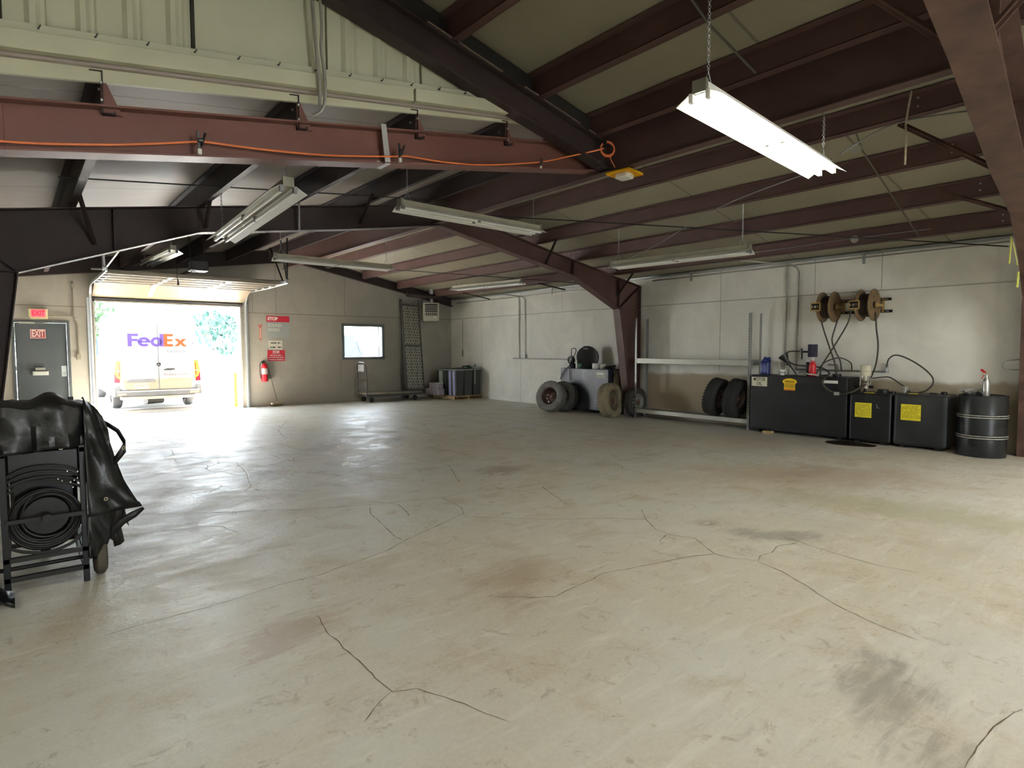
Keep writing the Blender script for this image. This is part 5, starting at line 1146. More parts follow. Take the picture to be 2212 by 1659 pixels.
t = thing('meter_nozzle', 'grey dispensing nozzle lying at the front edge of the biggest tank', 'nozzle', (10.78, 4.83, ZT1))
m = MB(); m.cyl((0.02, .16, .03), (0, .05, .035), .045, n=14); m.build('meter', mat('grey_cast', (132, 130, 122), .5, .4, .1), t, smooth=True)
m = MB(); m.tube([(0, .03, .04), (-.04, -.12, .03), (-.06, -.22, .01)], .012, 8, 4); m.build('spout', WHITE, t, smooth=True)
hose('hose from the grey nozzle drooping over the front of the tanks to the cream pump', [(10.72, 4.62, 1.08), (10.68, 4.5, 1.06), (10.62, 4.52, .98), (10.62, 4.42, .86), (10.64, 4.25, .80), (10.66, 4.08, .83), (10.72, 3.98, .90), (10.92, 3.95, .96)], .016)
m = MB(); m.box(10.60, 10.66, 4.24, 4.32, .775, .83); tag(m.build('hose_clamp', GALV, None, bevel=.004), 'metal clamp on the drooping hose in front of the tanks', 'clamp')
t = thing('transfer_pump', 'cream topped transfer pump standing on the narrow black tank', 'pump', (10.96, 3.97, .832))
m = MB(); m.lathe([(0, .27), (.082, .27), (.086, .28), (.086, .345), (.091, .35), (.091, .362), (.086, .367), (.083, .44), (.07, .455), (0, .458)], (0, 0, 0), (0, 0, 1), 26); m.build('motor_cover', mat('cream_pump', (206, 202, 180), .5, 0, .05), t, smooth=True)
m = MB(); m.lathe([(0, .05), (.06, .06), (.066, .12), (.05, .16), (.076, .19), (.076, .27), (0, .28)], (0, 0, 0), (0, 0, 1), 22)
for k in range(4):
    a = math.pi/4+k*math.pi/2; m.cyl((.084*math.cos(a), .084*math.sin(a), .09), (.084*math.cos(a), .084*math.sin(a), .27), .009, n=8)
m.build('pump_body', mat('cast_aluminium', (176, 172, 160), .35, .6, .1, 16), t, smooth=True)
m = MB(); m.cyl((0, 0, -.0), (0, 0, .06), .022, n=12); m.cyl((0, .12, .09), (0, -.12, .09), .024, n=12); m.cyl((-.02, .10, .09), (-.09, .12, .09), .02, n=12); m.build('fitting', BLACKS, t, smooth=True)

# hose reels on the wall
RB = mat('rusty_yellow_reel', (122, 100, 70), .6, .1, .25, 9); RB2 = mat('yellow_reel_frame', (164, 136, 80), .55, .05, .15, 9)
def reel(label, y):
    t = thing('hose_reel', label, 'hose reel', (11.0, y, 2.28), group='rusty hose reels on the side wall')
    for k, yy in enumerate((.105, -.085)):
        m = MB(); s = 1 if k == 0 else -1
        m.lathe([(.035, yy), (.10, yy+.012*s), (.19, yy), (.255, yy+.004*s), (.262, yy+.014*s), (.266, yy+.004*s), (.262, yy-.006*s), (.19, yy-.010*s), (.035, yy-.010*s)], (0, 0, 0), (0, 1, 0), 40)
        for j in range(4):
            a = j*math.pi/2+.4; c = Vector((math.cos(a)*.14, yy+.012*s, math.sin(a)*.14)); m.cyl(c, c+Vector((0, .004*s, 0)), .022, n=10)
        m.build('flange', RB, t, smooth=True)
    m = MB(); m.cyl((0, -.09, 0), (0, .10, 0), .11, n=24)
    for k in range(7):
        m.loop((0, -.07+k*.026, 0), (0, 1, 0), .17+.012*(k % 2), .014, 32, 8)
    m.build('wound_hose', mat('wound_hose_rubber', (52, 40, 28), .6, 0, .2), t, smooth=True)
    m = MB(); m.box(-.16, .28, -.155, -.145, -.07, .07) if False else None
    m = MB()
    for yy in (-.125, .145):
        m.bar((.29, yy, .12), (.29, yy, -.12), .04, .02, (1, 0, 0)); m.bar((.28, yy, 0), (-.02, yy, 0), .012, .045); m.cyl((0, yy-.01, 0), (0, yy+.01, 0), .045, n=16)
    m.box(-.30, -.275, .03, .19, .055, .075); m.box(-.30, -.275, .03, .19, -.075, -.055); m.box(-.30, -.275, .03, .045, -.075, .075); m.box(-.30, -.275, .175, .19, -.075, .075)
    m.bar((-.02, .145, .06), (-.29, .165, .06), .012, .02); m.bar((-.02, .145, -.06), (-.29, .165, -.06), .012, .02)
    m.build('frame', RB2, t, bevel=.002)
    m = MB(); m.cyl((-.285, .07, 0), (-.27, .15, 0), .05, n=12) if False else None
    m = MB(); 
    for z in (-.035, .035): m.cyl((-.285, .04, z), (-.285, .18, z), .016, n=10)
    for yy in (.06, .155): m.cyl((-.27, yy, -.05), (-.27, yy, .05), .012, n=10)
    m.build('roller_guide', BLACKS, t)
    return t
reel('left rusty yellow hose reel on the side wall', 4.60); reel('right rusty yellow hose reel on the side wall, its guide facing the room', 3.98)
for z, y0, y1, lb in ((2.385, 3.74, 4.62, 'upper'), (2.185, 3.72, 4.62, 'lower')):
    t = thing('strut_rail', lb+' slotted dark rail on the side wall carrying the hose reels', 'rail', (XW-.02, (y0+y1)/2, z)); m = MB(t.location); m.box(XW-.042, XW-.002, y0, y1, z-.022, z-.017); m.box(XW-.042, XW-.002, y0, y1, z+.017, z+.022); m.box(XW-.008, XW-.002, y0, y1, z-.022, z+.022); m.box(XW-.042, XW-.038, y0, y1, z-.022, z-.012); m.box(XW-.042, XW-.038, y0, y1, z+.012, z+.022); m.build('channel', BLACKS, t)
    m = MB(t.location); 
    for k in range(9): yy = y0+.05+k*.1; m.box(XW-.0085, XW-.0078, yy, yy+.05, z-.007, z+.007)
    m.build('slots', GALV_L, t)
hose('hose from the left reel straight down to the biggest tank', [(10.92, 4.70, 2.05), (10.92, 4.64, 1.85), (10.93, 4.54, 1.55), (10.95, 4.46, 1.30), (10.96, 4.44, 1.12)])
hose('hose from the left reel curving out and down to the wall pipe', [(11.02, 4.46, 2.07), (11.0, 4.50, 1.9), (11.0, 4.54, 1.7), (11.02, 4.48, 1.5), (11.06, 4.42, 1.35), (11.08, 4.40, 1.17)])
hose('hose from the right reel slanting left down to the biggest tank', [(10.74, 4.14, 2.22), (10.78, 4.2, 2.0), (10.84, 4.38, 1.7), (10.88, 4.54, 1.45), (10.9, 4.66, 1.25), (10.9, 4.68, 1.09)])
hose('hose from the right reel falling to the cream pump', [(11.05, 3.88, 2.16), (11.04, 3.86, 1.9), (11.03, 3.82, 1.6), (11.02, 3.84, 1.3), (11.0, 3.9, 1.08), (10.98, 3.94, .97)])
hose('small hose arch from the red bottle to the wall valve', [(11.0, 4.80, 1.10), (11.08, 4.70, 1.30), (11.14, 4.52, 1.39), (11.2, 4.42, 1.38), (11.26, 4.32, 1.30), (11.28, 4.31, 1.18)], .011)
hose('long hose arching from the wall valve down onto the dusty black tank', [(11.26, 3.76, 1.25), (11.22, 3.72, 1.38), (11.15, 3.6, 1.45), (11.05, 3.4, 1.40), (11.0, 3.18, 1.27), (10.98, 3.03, 1.12), (10.98, 3.02, 1.0), (10.98, 3.1, .90), (10.97, 3.2, .862)], .012)
hose('thin hose from behind the cream pump to the vent of the dusty tank', [(11.05, 3.9, 1.06), (11.1, 3.7, 1.09), (11.08, 3.6, 1.06), (11.0, 3.46, .98), (10.97, 3.40, .955)], .010)
t = thing('wall_valve', 'small grey valve at the end of the wall pipe under the hose arch', 'valve', (XW-.05, 3.76, 1.24)); m = MB(); m.cyl((0, 0, -.08), (0, 0, .05), .018, n=12); m.bar((-.03, -.03, .05), (-.03, .06, .06), .012, .01); m.cyl((.02, 0, 0), (-.05, 0, 0), .014, n=10); m.build('body', GALV, t, smooth=True)

# ------------------------------------------------------------------ welder cart under a black tarpaulin
t = thing('welder_cart', 'black welding machine on a wheeled frame under the tarpaulin', 'welding machine', (.12, 5.25, 0)); o = t.location
BKP = mat('satin_black_paint', (9, 10, 12), .35, .2, .2, 6); BRN = mat('brown_black_steel', (28, 26, 24), .5, .3, .25, 8)
cx0, cx1, cy0, cy1 = -.11, .33, 4.9, 5.75
for x in (cx0, cx1-.03):
    for y in (cy0, cy1):
        m = MB(o); m.box(x, x+.035, y, y+.035, .0 if y == cy0 else .12, .93 if y == cy0 else 1.2); m.build('frame_post', BKP, t, bevel=.003)
m = MB(o)
for z in (.10, .225): m.bar((cx0+.02, cy0+.015, z), (cx1-.01, cy0+.015, z), .03, .03)
for x in (cx0+.017, cx1-.015):
    for z in (.10, .225, .90): m.bar((x, cy0, z), (x, cy1+.03, z), .03, .03)
m.bar((cx0, cy1+.015, .10), (cx1, cy1+.015, .10), .03, .03); m.build('frame_rail', BRN, t)
m = MB(o); m.bar((cx0+.02, cy0-.005, .475), (cx1-.01, cy0-.005, .475), .025, .025); m.cyl((.12, cy0-.045, .475), (.12, cy0+.04, .475), .028, n=16); m.cyl((.10, cy0+.02, .475), (.05, cy0+.02, .475), .016, n=10); m.build('axle_bar', BRN, t, smooth=True)
m = MB(o); m.box(cx0+.05, cx1-.04, cy0+.16, cy1-.05, .30, 1.12); m.build('machine_body', BKP, t, bevel=.02)
m = MB(o); m.box(cx0+.04, cx1-.03, cy0+.03, cy0+.16, .72, .91); m.build('control_panel', BKP, t, bevel=.008)
m = MB(o); rnd = random.Random(11)
for k in range(9): 
    r = .19-.012*(k % 5); c = (.115+rnd.uniform(-.012, .012), cy0+.06+.02*(k//3), .46+rnd.uniform(-.015, .01)); m.loop(c, (rnd.uniform(-.08, .08), 1, rnd.uniform(-.08, .08)), r, .010, 40, 8)
m.build('welding_lead', mat('welding_lead_rubber', (17, 16, 15), .5, 0, .2), t, smooth=True)
m = MB(o)
for k in range(4):
    z = .80-.035*k; m.tube([(-.09, cy0+.02, z-.05), (.0, cy0-.005, z), (.12, cy0-.01, z+.015), (.24, cy0, z-.01), (.31, cy0+.03, z-.05)], .009, 8, 6)
m.tube([(.0, cy0-.01, .50), (.01, cy0-.03, .58), (.05, cy0-.03, .63)], .006, 6, 4); m.build('cable', RUBBER, t, smooth=True)
m = MB(o); m.lathe([(0, -.05), (.12, -.05), (.13, -.03), (.13, .03), (.12, .05), (0, .05)], (.12, cy0+.13, .47), (0, 1, 0), 30); m.build('reel_hub', BRN, t, smooth=True)
m = MB(o)
for x, z in ((.235, .765), (.185, .72), (.25, .69), (.27, .70), (.29, .755), (.205, .705), (.262, .655)): m.cyl((x, cy0-.01, z), (x, cy0-.002, z), .0045, n=8)
m.build('bolt', WHITE, t)
m = MB(o); wheel(m, (.405, 5.04, .135), (1, 0, 0), .135, .075); m.build('wheel', mat('dusty_wheel_rubber', (78, 72, 60), .8, 0, .2, 9), t, smooth=True)
m = MB(o); wheel(m, (-.19, 5.04, .135), (1, 0, 0), .135, .075); m.build('wheel', mat('dusty_wheel_rubber', (78, 72, 60), .8, 0, .2, 9), t, smooth=True)
m = MB(o); wheel(m, (.12, 5.72, .10), (1, 0, 0), .10, .06); m.build('wheel', RUBBER, t, smooth=True)
m = MB(o); m.cyl((.405, 5.04, .135), (-.19, 5.04, .135), .014, n=10); m.build('axle', BRN, t)
m = MB(o); m.tube([(cx0+.04, cy0+.02, .30), (.0, cy0+.0, .27), (.12, cy0-.01, .25), (.24, cy0, .28), (.31, cy0+.02, .34)], .010, 8, 6); m.build('cable', RUBBER, t, smooth=True)
# tarpaulin: rings from the crown to the hem
TARP = mat('black_tarpaulin', (16, 17, 18), .40, 0, .3, 5, .6, 7)
tp = thing('tarpaulin', 'creased black tarpaulin with brass eyelets draped over the welding machine', 'tarpaulin', (.1, 5.3, 0))
NA = 96
def hem(a):    # a: 0 = +x, counter clockwise; front is -90
    d = math.degrees(a) % 360
    key = [(0, .24), (25, .45), (55, .55), (90, .6), (150, .5), (200, .55), (228, .74), (236, .86), (248, .90), (270, .915), (290, .92), (300, .93), (309, .90), (313, .26), (322, .16), (335, .17), (343, .30), (352, .40), (360, .24)]
    for (p, q), (r, s) in zip(key[:-1], key[1:]):
        if p <= d <= r: return q+(s-q)*(d-p)/(r-p)
    return .5
def rad(a, z):   # plan outline of the cloth
    c, s = math.cos(a), math.sin(a); hx, hy = .262, .435
    k = 5.0; base = 1/((abs(c)/hx)**k+(abs(s)/hy)**k)**(1/k)
    d = math.degrees(a) % 360; fl = max(0, 1-z)
    flare = .02+.10*fl
    if d < 40 or d > 318: flare += .20*fl*math.exp(-((((d+180) % 360)-180+8)/24.0)**2)
    return base+flare
rings = 18; vs = []; cxm, cym = .115, 5.33
for j in range(rings+1):
    tt = j/rings
    for i in range(NA):
        a = 2*math.pi*i/NA; c, s = math.cos(a), math.sin(a); hz = hem(a)
        if tt < .34:
            q = tt/.34; r = rad(a, 1.15)*q; x, y = cxm+r*c, cym+r*s
            z = 1.215+.075*math.exp(-(((x-.17)/.09)**2+((y-5.02)/.12)**2))+.02*math.exp(-((x+.05)/.06)**2)-.03*q**3 - .05*max(0, (y-5.2))
        else:
            q = (tt-.34)/.66; z = 1.17+(hz-1.17)*q; r = rad(a, z)
            fold = .022*math.sin(a*9+1.3)*q+.014*math.sin(a*23+.5)*q+.010*math.sin(a*41)*q
            r += fold; x, y = cxm+r*c, cym+r*s
        nn = noise.noise(Vector((x*5, y*5, z*4)))*.026+noise.noise(Vector((x*13, y*13, z*9)))*.014+abs(noise.noise(Vector((x*24+y*9, y*11, z*12))))*.010
        vs.append((x+c*nn-.0, y+s*nn, z+nn*.7))
m = MB(tp.location); m.add(vs, [(j*NA+i, j*NA+(i+1) % NA, (j+1)*NA+(i+1) % NA, (j+1)*NA+i) for j in range(rings) for i in range(NA)])
cl = m.build('cloth', TARP, tp, smooth=True, solid=.003)
# torn corner flap and the loose edge strap on the right
m = MB(tp.location)
def ribbon(m, pts, w, up=(0, 0, 1)):
    P = [Vector(p) for p in pts]; vs = []
    for i, p in enumerate(P):
        d = (P[min(i+1, len(P)-1)]-P[max(i-1, 0)]).normalized(); u = Vector(up); r = d.cross(u).normalized(); u2 = r.cross(d)
        ww = w[i] if isinstance(w, (list, tuple)) else w
        vs += [p-u2*ww/2, p+u2*ww/2]
    m.add(vs, [(2*i, 2*i+1, 2*i+3, 2*i+2) for i in range(len(P)-1)])
out = [(1.26, .33), (1.20, .40), (1.12, .45), (1.03, .475), (.94, .485), (.85, .505), (.76, .53), (.66, .56), (.56, .605), (.48, .645), (.445, .66)]
def rightedge(z):
    for (z1, x1), (z2, x2) in zip(out[:-1], out[1:]):
        if z2 <= z <= z1: return x1+(x2-x1)*(z1-z)/(z1-z2)
    return out[-1][1]
def sheet(rows, cols, f):
    vs = [f(j/(rows-1), i/(cols-1)) for j in range(rows) for i in range(cols)]
    m.add(vs, [(j*cols+i, j*cols+i+1, (j+1)*cols+i+1, (j+1)*cols+i) for j in range(rows-1) for i in range(cols-1)])
def fa(v, u):
    z = 1.255-.81*v; x0 = .335; x = x0+(rightedge(z)-x0)*u; y = 4.868+.10*u+.018*math.sin(u*9+z*7)+.012*math.sin(z*23+u*5)+.06*max(0, z-1.05)*5*u
    nn = noise.noise(Vector((x*9, z*9, 3)))*.02; return (x, y+nn, z-.02*u*(z > .5))
def fb(v, u):
    z = .46-.30*v; xr = .455+.02*math.sin(v*5)-.07*max(0, v-.75)*3 + .16*max(0, .12-v)*4; x = .335+(xr-.335)*u
    return (x, 4.872+.07*u+.014*math.sin(u*8+z*30), z-.03*u*v)
sheet(26, 12, fa); sheet(12, 8, fb)
ribbon(m, [(.66, 4.90, .445), (.60, 4.90, .41), (.53, 4.91, .37), (.46, 4.93, .30), (.42, 4.97, .27)], [.02, .05, .05, .06, .07])
m.build('torn_flap', TARP, tp, smooth=True, solid=.004)
m = MB(tp.location); ribbon(m, [(.42, 5.10, 1.08), (.47, 5.02, 1.05), (.53, 4.96, 1.00), (.56, 4.93, .93), (.55, 4.92, .86), (.50, 4.96, .78), (.45, 5.02, .72)], [.05, .03, .03, .035, .045, .04, .03])
m.build('loose_edge', TARP, tp, smooth=True, solid=.004)
m = MB(tp.location)
for c, ax in (((.205, 4.868, .925), (0, -1, .1)), ((.553, 4.90, .885), (.5, -1, 0)), ((.44, 4.895, .545), (.3, -1, 0))): m.loop(c, ax, .010, .0035, 16, 6)
m.build('eyelet', mat('brass_eyelet', (170, 164, 146), .35, .7, .1), tp, smooth=True)
m = MB(tp.location); vs = []; nu, nv2 = 10, 8
for j in range(nv2):
    for i in range(nu):
        u, v_ = i/(nu-1), j/(nv2-1); x = -.42+.36*u; y = 4.72+.12*math.sin(u*4+v_*3); z = .012+.26*(1-u)*(v_)+.04*abs(math.sin(u*8+v_*5)); vs.append((x, y+.1*v_, z))
m.add(vs, [(j*nu+i, j*nu+i+1, (j+1)*nu+i+1, (j+1)*nu+i) for j in range(nv2-1) for i in range(nu-1)]); m.build('trailing_corner', TARP, tp, smooth=True, solid=.004)

# ------------------------------------------------------------------ outside
OUTG = mat('sunlit_gravel_yard', (204, 200, 192), .85, 0, .14, 1.2, .2, 12)
m = MB(); n_ = 12
m.add([(-60+120*i/n_, YF+.25+90*j/n_, -.01-.012*j) for j in range(n_+1) for i in range(n_+1)], [(j*(n_+1)+i, j*(n_+1)+i+1, (j+1)*(n_+1)+i+1, (j+1)*(n_+1)+i) for j in range(n_) for i in range(n_)])
struct(m.build('ground_outside', OUTG), 'pale yard outside the garage door', 'ground')
m = MB(); m.box(-40, 40, YB-60, YB-.2, -.1, -.01); struct(m.build('ground', OUTG), 'yard on the rear side of the building', 'ground')
m = MB(); m.box(.9, 5.6, YF-.0, YF+1.25, -.02, .004); struct(m.build('trim_1', mat('van_shadow_apron', (84, 73, 58), .8, 0, .2, 2.2, .3, 9)), 'dusty concrete apron at the garage door', 'apron')  # brown tone carries the van's shadow in the apron colour
m = MB(); m.cyl((4.60, 17.35, 0), (4.60, 17.35, .92), .055, n=16); m.cyl((4.60, 17.35, .92), (4.60, 17.35, .95), .055, .03, n=16)
tag(m.build('bollard', mat('bollard_yellow', (236, 196, 40), .4, 0, .06), None, smooth=True), 'yellow steel post just outside the right edge of the garage door', 'bollard')
VW = mat('van_white_paint', (150, 152, 157), .3, 0, .03, 2, coat=.3); VG = mat('van_grey_plastic', (78, 80, 84), .6, 0, .1, 8); CHR = mat('chrome', (200, 200, 204), .15, .9, .03)
DUSTW = mat('dusty_white_paint', (112, 103, 88), .5, 0, .08, 4)
GLS = mat('dark_window_glass', (14, 36, 50), .08, 0, .1, 3)
LENS_R = mat('red_lens', (196, 22, 40), .2, 0, .05); LENS_Y = mat('amber_lens', (238, 186, 60), .2, 0, .05); LENS_W = mat('clear_lens', (226, 216, 206), .15, 0, .05)
def van(label, loc, rotz, logo=True):
    """rear face at local y=0, body toward +y, x across"""
    t = thing('delivery_van', label, 'van', loc, rotz)
    H = 2.62; W = .985
    def section(y, w, h, zb=.36):
        return [(-w, y, zb), (-w, y, 1.15), (-w*.985, y, 1.35), (-w*.90, y, h-.30), (-w*.80, y, h-.10), (-w*.62, y, h-.02), (0, y, h), (w*.62, y, h-.02), (w*.80, y, h-.10), (w*.90, y, h-.30), (w*.985, y, 1.35), (w, y, 1.15), (w, y, zb)]
    secs = [section(.05, W*.955, H-.06), section(.0, W*.90, H-.12), section(.02, W*.97, H-.03)]
    ys = [(.0, .94, H-.10), (.05, .985, H-.03), (.4, 1.0, H), (4.6, 1.0, H), (5.0, .98, H-.12), (5.5, .93, 2.15), (5.95, .90, 1.42), (6.6, .86, 1.18), (6.85, .74, .95)]
    vs = []; fs = []; k = 13
    for (y, wf, h) in ys: vs += section(y, W*wf, h)
    for j in range(len(ys)-1): fs += [(j*k+i, j*k+i+1, (j+1)*k+i+1, (j+1)*k+i) for i in range(k-1)] + [(j*k+k-1, j*k, (j+1)*k, (j+1)*k+k-1)]
    fs += [tuple(range(k)), tuple(range((len(ys)-1)*k+k-1, (len(ys)-1)*k-1, -1))]
    m = MB(); m.add(vs, fs); m.build('body', VW, t, smooth=True)
    for s in (-1, 1):      # rear doors with rounded lower corners and upper window panel
        m = MB(); x0, x1 = (.008, .80); poly = [(x0, .50), (x1-.12, .50), (x1-.03, .56), (x1, .68), (x1+.02, 1.25), (x1-.05, 2.12), (x1-.12, 2.22), (x0, 2.25)]
        m.prism([(s*a, b) for a, b in poly], 1, -.022, .0); m.build('rear_door', VW, t, bevel=.012)
        m = MB(); m.prism([(s*a, b) for a, b in [(.07, 1.36), (.74, 1.36), (.69, 2.10), (.07, 2.12)]], 1, -.03, -.02); m.build('window_panel', VW, t, bevel=.008)
        m = MB(); m.prism([(s*a, b) for a, b in [(.012, .505), (.70, .505), (.77, .58), (.79, .80), (.012, .80)]], 1, -.0245, -.02); m.build('dusty_skirt', DUSTW, t)
        m = MB(); m.prism([(s*a, b) for a, b in [(.835, 1.26), (.93, 1.27), (.975, 1.02), (.975, .80), (.85, .74), (.845, .9)]], 1, -.018, .06); m.build('tail_light', LENS_Y, t, bevel=.006)
        m = MB(); m.prism([(s*a, b) for a, b in [(.975, .98), (.985, .72), (.865, .71), (.86, .80), (.93, .85)]], 1, -.026, .06); m.build('tail_light_lower', LENS_R, t, bevel=.004)
        m = MB(); m.prism([(s*a, b) for a, b in [(.855, 1.20), (.875, 1.20), (.885, .88), (.86, .86)]], 1, -.024, .0); m.build('tail_light_inner', LENS_R, t)
        m = MB(); m.prism([(s*a, b) for a, b in [(.85, .62), (.985, .60), (.985, .71), (.85, .71)]], 1, -.04, .06); m.cyl((s*.93, -.045, .66), (s*.93, -.038, .66), .012, n=10); m.build('corner_marker', WHITE, t, bevel=.01)
        m = MB(); m.bar((s*.80, -.04, 1.72), (s*.97, -.01, 1.74), .03, .04); m.bar((s*.82, -.04, 1.0), (s*.96, -.0, 1.0), .02, .03) ; m.build('hinge', VG, t, bevel=.004)
        m = MB(); m.bar((s*1.0, 5.3, 1.45), (s*1.13, 5.25, 1.50), .05, .04); m.box(*sorted((s*1.10, s*1.26)), 5.16, 5.28, 1.30, 1.66); m.build('mirror', INK, t, bevel=.02)
        for y in (1.05, 5.55):
            m = MB(); m.lathe([(.20, -.11), (.31, -.12), (.345, -.09), (.35, .0), (.345, .09), (.31, .12), (.20, .11)], (s*.86, y, .345), (1, 0, 0), 30); m.build('tyre', RUBBER, t, smooth=True)
            m = MB(); m.cyl((s*.80, y, .345), (s*.95, y, .345), .20, n=24); m.build('wheel_rim', GALV, t, smooth=True)
        m = MB(); m.prism([(1.05-.44*math.cos(a), .36+.44*math.sin(a)) for a in [math.pi*k/10 for k in range(11)]], 0, s*.986, s*.992); m.build('wheel_arch', INK, t)
        m = MB(); m.prism([(5.1, 1.25), (5.1, 1.95), (5.45, 1.95), (5.85, 1.3)], 0, s*.93, s*.97); m.build('side_window', GLS, t)
    m = MB(); m.prism([(-.78, .92), (-.78, 1.30), (-.70, 1.98), (.70, 1.98), (.78, 1.30), (.78, .92)], 1, 5.7, 5.72) if False else m.hexa([(-.82, 5.96, 1.40), (.82, 5.96, 1.40), (.82, 5.99, 1.42), (-.82, 5.99, 1.42)], [(-.78, 5.50, 2.12), (.78, 5.50, 2.12), (.78, 5.53, 2.14), (-.78, 5.53, 2.14)]); m.build('windscreen', GLS, t)
    m = MB(); m.hexa([(-.99, -.10, .36), (.99, -.10, .36), (.99, .12, .36), (-.99, .12, .36)], [(-.99, -.10, .49), (.99, -.10, .49), (.99, .12, .49), (-.99, .12, .49)]); m.box(-.99, -.86, -.09, .15, .49, .60); m.box(.86, .99, -.09, .15, .49, .60); m.build('bumper', VG, t, bevel=.015)
    m = MB(); m.box(-.94, .94, -.105, -.06, .475, .50); m.build('bumper_step', mat('step_silver', (190, 192, 194), .35, .5, .08), t)
    m = MB(); m.box(-.93, -.74, -.106, -.098, .40, .44); m.box(.70, .92, -.106, -.098, .40, .46); m.build('reflector', mat('faded_reflector', (176, 120, 104), .4, 0, .1), t)
    m = MB(); m.box(-.84, .84, -.03, .3, .27, .35); m.build('underguard', mat('pale_underguard', (206, 200, 188), .6, 0, .1), t, bevel=.01)
    m = MB(); m.cyl((-.3, .1, .22), (.1, .3, .22), .09, n=14); m.cyl((-.8, 1.05, .33), (.8, 1.05, .33), .05, n=12); m.box(-.6, .6, .4, 4.8, .30, .40); m.build('underbody', INK, t)
    m = MB(); m.box(-.008, .008, -.024, -.018, .50, 2.24); m.build('door_gap', VG, t)
    m = MB(); m.prism([(-.73, .72), (-.66, .79), (-.12, .80), (-.06, .72)], 1, -.035, -.02); m.build('plate_hood', VG, t, bevel=.006)
    m = MB(); m.prism([(.10, 1.035), (.20, 1.06), (.36, 1.06), (.38, 1.03), (.30, 1.01), (.12, 1.01)], 1, -.045, -.02); m.build('door_handle', INK, t, bevel=.004)
    m = MB(); m.prism([(.14+.07*math.cos(a)+.06, .985+.02*math.sin(a)) for a in [2*math.pi*k/16 for k in range(16)]], 1, -.03, -.02); m.build('handle_recess', WHITE, t)
    m = MB(); m.loop((0, -.035, 1.165), (0, 1, 0), .055, .007, 30, 6)
    for k in range(3):
        a = math.pi/2+k*2*math.pi/3; m.cyl((0, -.036, 1.165), (.05*math.cos(a), -.036, 1.165+.05*math.sin(a)), .010, .003, n=8)
    m.build('round_badge', CHR, t, smooth=True)
    m = MB(); m.cyl((0, -.028, 1.165), (0, -.022, 1.165), .055, n=24); m.build('badge_disc', INK, t)
    m = MB(); m.box(-.55, -.24, -.030, -.022, .545, .69); m.build('number_plate', mat('plate_cream', (150, 142, 122), .5, 0, .04), t)
    def w(txt, size, x, z, mm, off=0, sx=1.0, space=1.0, align='CENTER', y=-.034):
        q = writing(txt, size, (0, 0, 0), NY, mm, None, off=off, sx=sx, space=space, align=align); q.parent = t; q.location = (x, y, z); return q
    w('S 756779', .085, -.395, .62, mat('plate_ink', (74, 52, 46), .5, 0, 0), sx=.85)
    if logo:
        PUR = mat('logo_purple', (58, 44, 104), .4, 0, 0); ORA = mat('logo_orange', (204, 50, 16), .4, 0, 0)
        # wordmark, drawn as polygons: cap height .33
        def P(polys, mm, name):
            m = MB()
            for q in polys: m.prism(q, 1, -.036, -.030)
            m.build(name, mm, t)
        z0 = 1.63; Hc = .33; st_ = .085; xh = .235
        x = -.67
        def rect(a, b, c, d): return [(a, c), (b, c), (b, d), (a, d)]
        def arc(cx, cz, ro, ri, a0, a1, n=16, kx=1.0):
            out = []
            for k in range(n):
                p, q = math.radians(a0+(a1-a0)*k/n), math.radians(a0+(a1-a0)*(k+1)/n)
                out.append([(cx+ro*kx*math.cos(p), cz+ro*math.sin(p)), (cx+ro*kx*math.cos(q), cz+ro*math.sin(q)), (cx+ri*kx*math.cos(q), cz+ri*math.sin(q)), (cx+ri*kx*math.cos(p), cz+ri*math.sin(p))])
            return out
        F_ = [rect(x, x+.095, z0, z0+Hc), rect(x+.095, x+.235, z0+Hc-.065, z0+Hc), rect(x+.095, x+.225, z0+.135, z0+.20)]
        P(F_, PUR, 'letter_f')
        ce = x+.36; ro = xh/2+.006
        e_ = arc(ce, z0+ro-.004, ro, ro*.44, 0, 318, 26, 1.15) + [rect(ce-ro*1.0, ce+ro*1.13, z0+ro-.024, z0+ro+.022)]
        P(e_, PUR, 'letter_e')
        cd = x+.635
        d_ = arc(cd, z0+ro-.004, ro, ro*.44, 0, 360, 28, 1.05) + [rect(cd+ro*.62, cd+ro*1.35, z0, z0+Hc)]
        P(d_, PUR, 'letter_d')
        xe = cd+ro*1.35
        E_ = [rect(xe, xe+.085, z0, z0+Hc), rect(xe+.085, xe+.215, z0+Hc-.065, z0+Hc), rect(xe+.085, xe+.205, z0+.133, z0+.195), rect(xe+.085, xe+.215, z0, z0+.065)]
        P(E_, ORA, 'letter_capital_e')
        xx = xe+.235
        P([[(xx, z0), (xx+.095, z0), (xx+.30, z0+xh-.03), (xx+.205, z0+xh-.03)]], ORA, 'letter_x'); m = MB(); m.prism([(xx+.01, z0+xh-.03), (xx+.105, z0+xh-.03), (xx+.31, z0), (xx+.215, z0)], 1, -.0355, -.0305); m.build('letter_x', ORA, t)
        w('Express', .135, .42, 1.51, mat('logo_grey', (62, 64, 84), .4, 0, 0), sx=1.05)
        w('fedex.com', .125, .40, .905, mat('logo_faded_brown', (92, 66, 58), .4, 0, 0), sx=1.1)
        w('800.463.3339', .05, .37, .82, mat('logo_faded_brown', (92, 66, 58), .4, 0, 0), sx=1.1)
    return t
van('dusty white delivery van seen from behind outside the garage door', (2.87, 17.95, 0), R(-1.0))
v2 = van('white van beyond the small window, only its cab glass showing', (8.65, 25.5, -.1), R(178), logo=False)
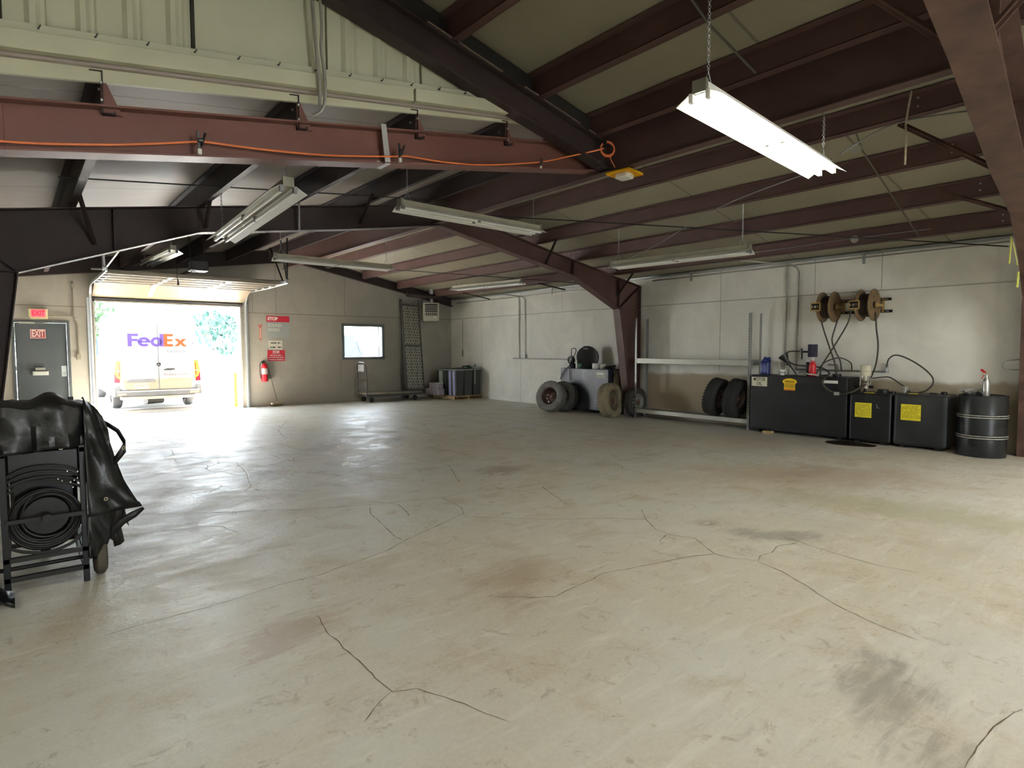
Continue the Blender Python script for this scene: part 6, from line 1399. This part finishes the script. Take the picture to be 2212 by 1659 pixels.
# parked car further left and background
t = thing('parked_car', 'pale parked car mostly hidden left of the delivery van', 'car', (.55, 27.5, 0), R(4))
m = MB(); prof = [(-2.2, .35), (-2.25, .8), (-1.9, .95), (-1.2, 1.0), (-.6, 1.42), (.9, 1.45), (1.6, 1.0), (2.2, .92), (2.3, .6), (2.25, .35)]
m.prism([(y, z) for y, z in prof], 0, -.88, .88); m.build('body', mat('pale_blue_car', (190, 204, 210), .3, 0, .04), t, bevel=.08, segs=3)
m = MB(); m.prism([(-1.05, 1.02), (-.55, 1.36), (.85, 1.38), (1.4, 1.02)], 0, -.885, .885); m.build('side_glass', GLS, t)
for x in (-.8, .8):
    for y in (-1.4, 1.45):
        m = MB(); wheel(m, (x, y, .32), (1, 0, 0), .32, .2); m.build('tyre', RUBBER, t, smooth=True)
LEAF = [mat('leaf_green', (60, 84, 56), .6, 0, .3, 3), mat('leaf_blue_green', (54, 88, 78), .6, 0, .3, 3)]
def tree(label, x, y, h, r, seed, mm, trunk=.2):
    t = thing('tree', label, 'tree', (x, y, 0), group='trees beyond the yard')
    m = MB(); m.cyl((0, 0, -.3), (.1, 0, h*.55), trunk, trunk*.5, n=10)
    rnd = random.Random(seed)
    for k in range(5): a = rnd.uniform(0, 6.28); m.cyl((.05, 0, h*.35), (math.cos(a)*r*.6, math.sin(a)*r*.6, h*.72), trunk*.4, trunk*.12, n=7)
    m.build('trunk', mat('bark', (110, 98, 84), .9, 0, .2), t)
    m = MB()
    for k in range(1500):
        u = rnd.random()**.4*r; a = rnd.uniform(0, 6.283); b = rnd.uniform(-1, 1); s = math.sqrt(1-b*b)
        c = Vector((u*s*math.cos(a), u*s*math.sin(a), h*.68+u*b*h*.32/r)); c += Vector((noise.noise(c*.7), noise.noise(c*.7+Vector((5, 0, 0))), noise.noise(c*.7+Vector((9, 0, 0)))))*1.0
        e = Euler((rnd.uniform(0, 3), rnd.uniform(0, 3), rnd.uniform(0, 3))).to_matrix(); L = rnd.uniform(.14, .34)
        m.add([c+e@Vector((-L, 0, 0)), c+e@Vector((0, -L*.45, .03)), c+e@Vector((L, 0, 0)), c+e@Vector((0, L*.45, .03))], [(0, 1, 2, 3)])
    m.build('foliage', mm, t)
tree('leafy tree far behind the van, at the left side of the garage opening', 3.6, 48, 5.2, 2.6, 1, LEAF[0])
tree('small tree behind the left shoulder of the van', 1.2, 44, 4.6, 1.9, 2, LEAF[0])
tree('bluish green tree just right of the van', 11.0, 46, 3.9, 2.3, 3, LEAF[1])
tree('low bluish tree further right of the van', 15.0, 50, 3.4, 2.6, 4, LEAF[1])
t = thing('outbuilding', 'long low white building far beyond the van on the right', 'building', (19, 62, 0)); PALEB = mat('pale_building', (224, 224, 220), .6, 0, .03)
m = MB(); m.box(-7, 16, -3, 3, -.6, 2.3); m.build('wall', PALEB, t)
m = MB(); m.prism([(-3.4, 2.3), (0, 3.2), (3.4, 2.3)], 0, -7.4, 16.4); m.build('roof', mat('pale_roof', (206, 208, 210), .6, 0, .04), t)
m = MB()
for k in range(14): m.cyl((-1+k*1.1, 0, 0), (-1+k*1.1, 0, 1.9), .03, n=6)
m.bar((-1, 0, 1.9), (13.3, 0, 1.9), .04, .04); m.bar((-1, 0, .3), (13.3, 0, .3), .03, .03); q = m.build('rail_fence', GREYP, None); q.location = (10, 38, 0); tag(q, 'thin metal rail fence in the distance right of the van', 'fence')
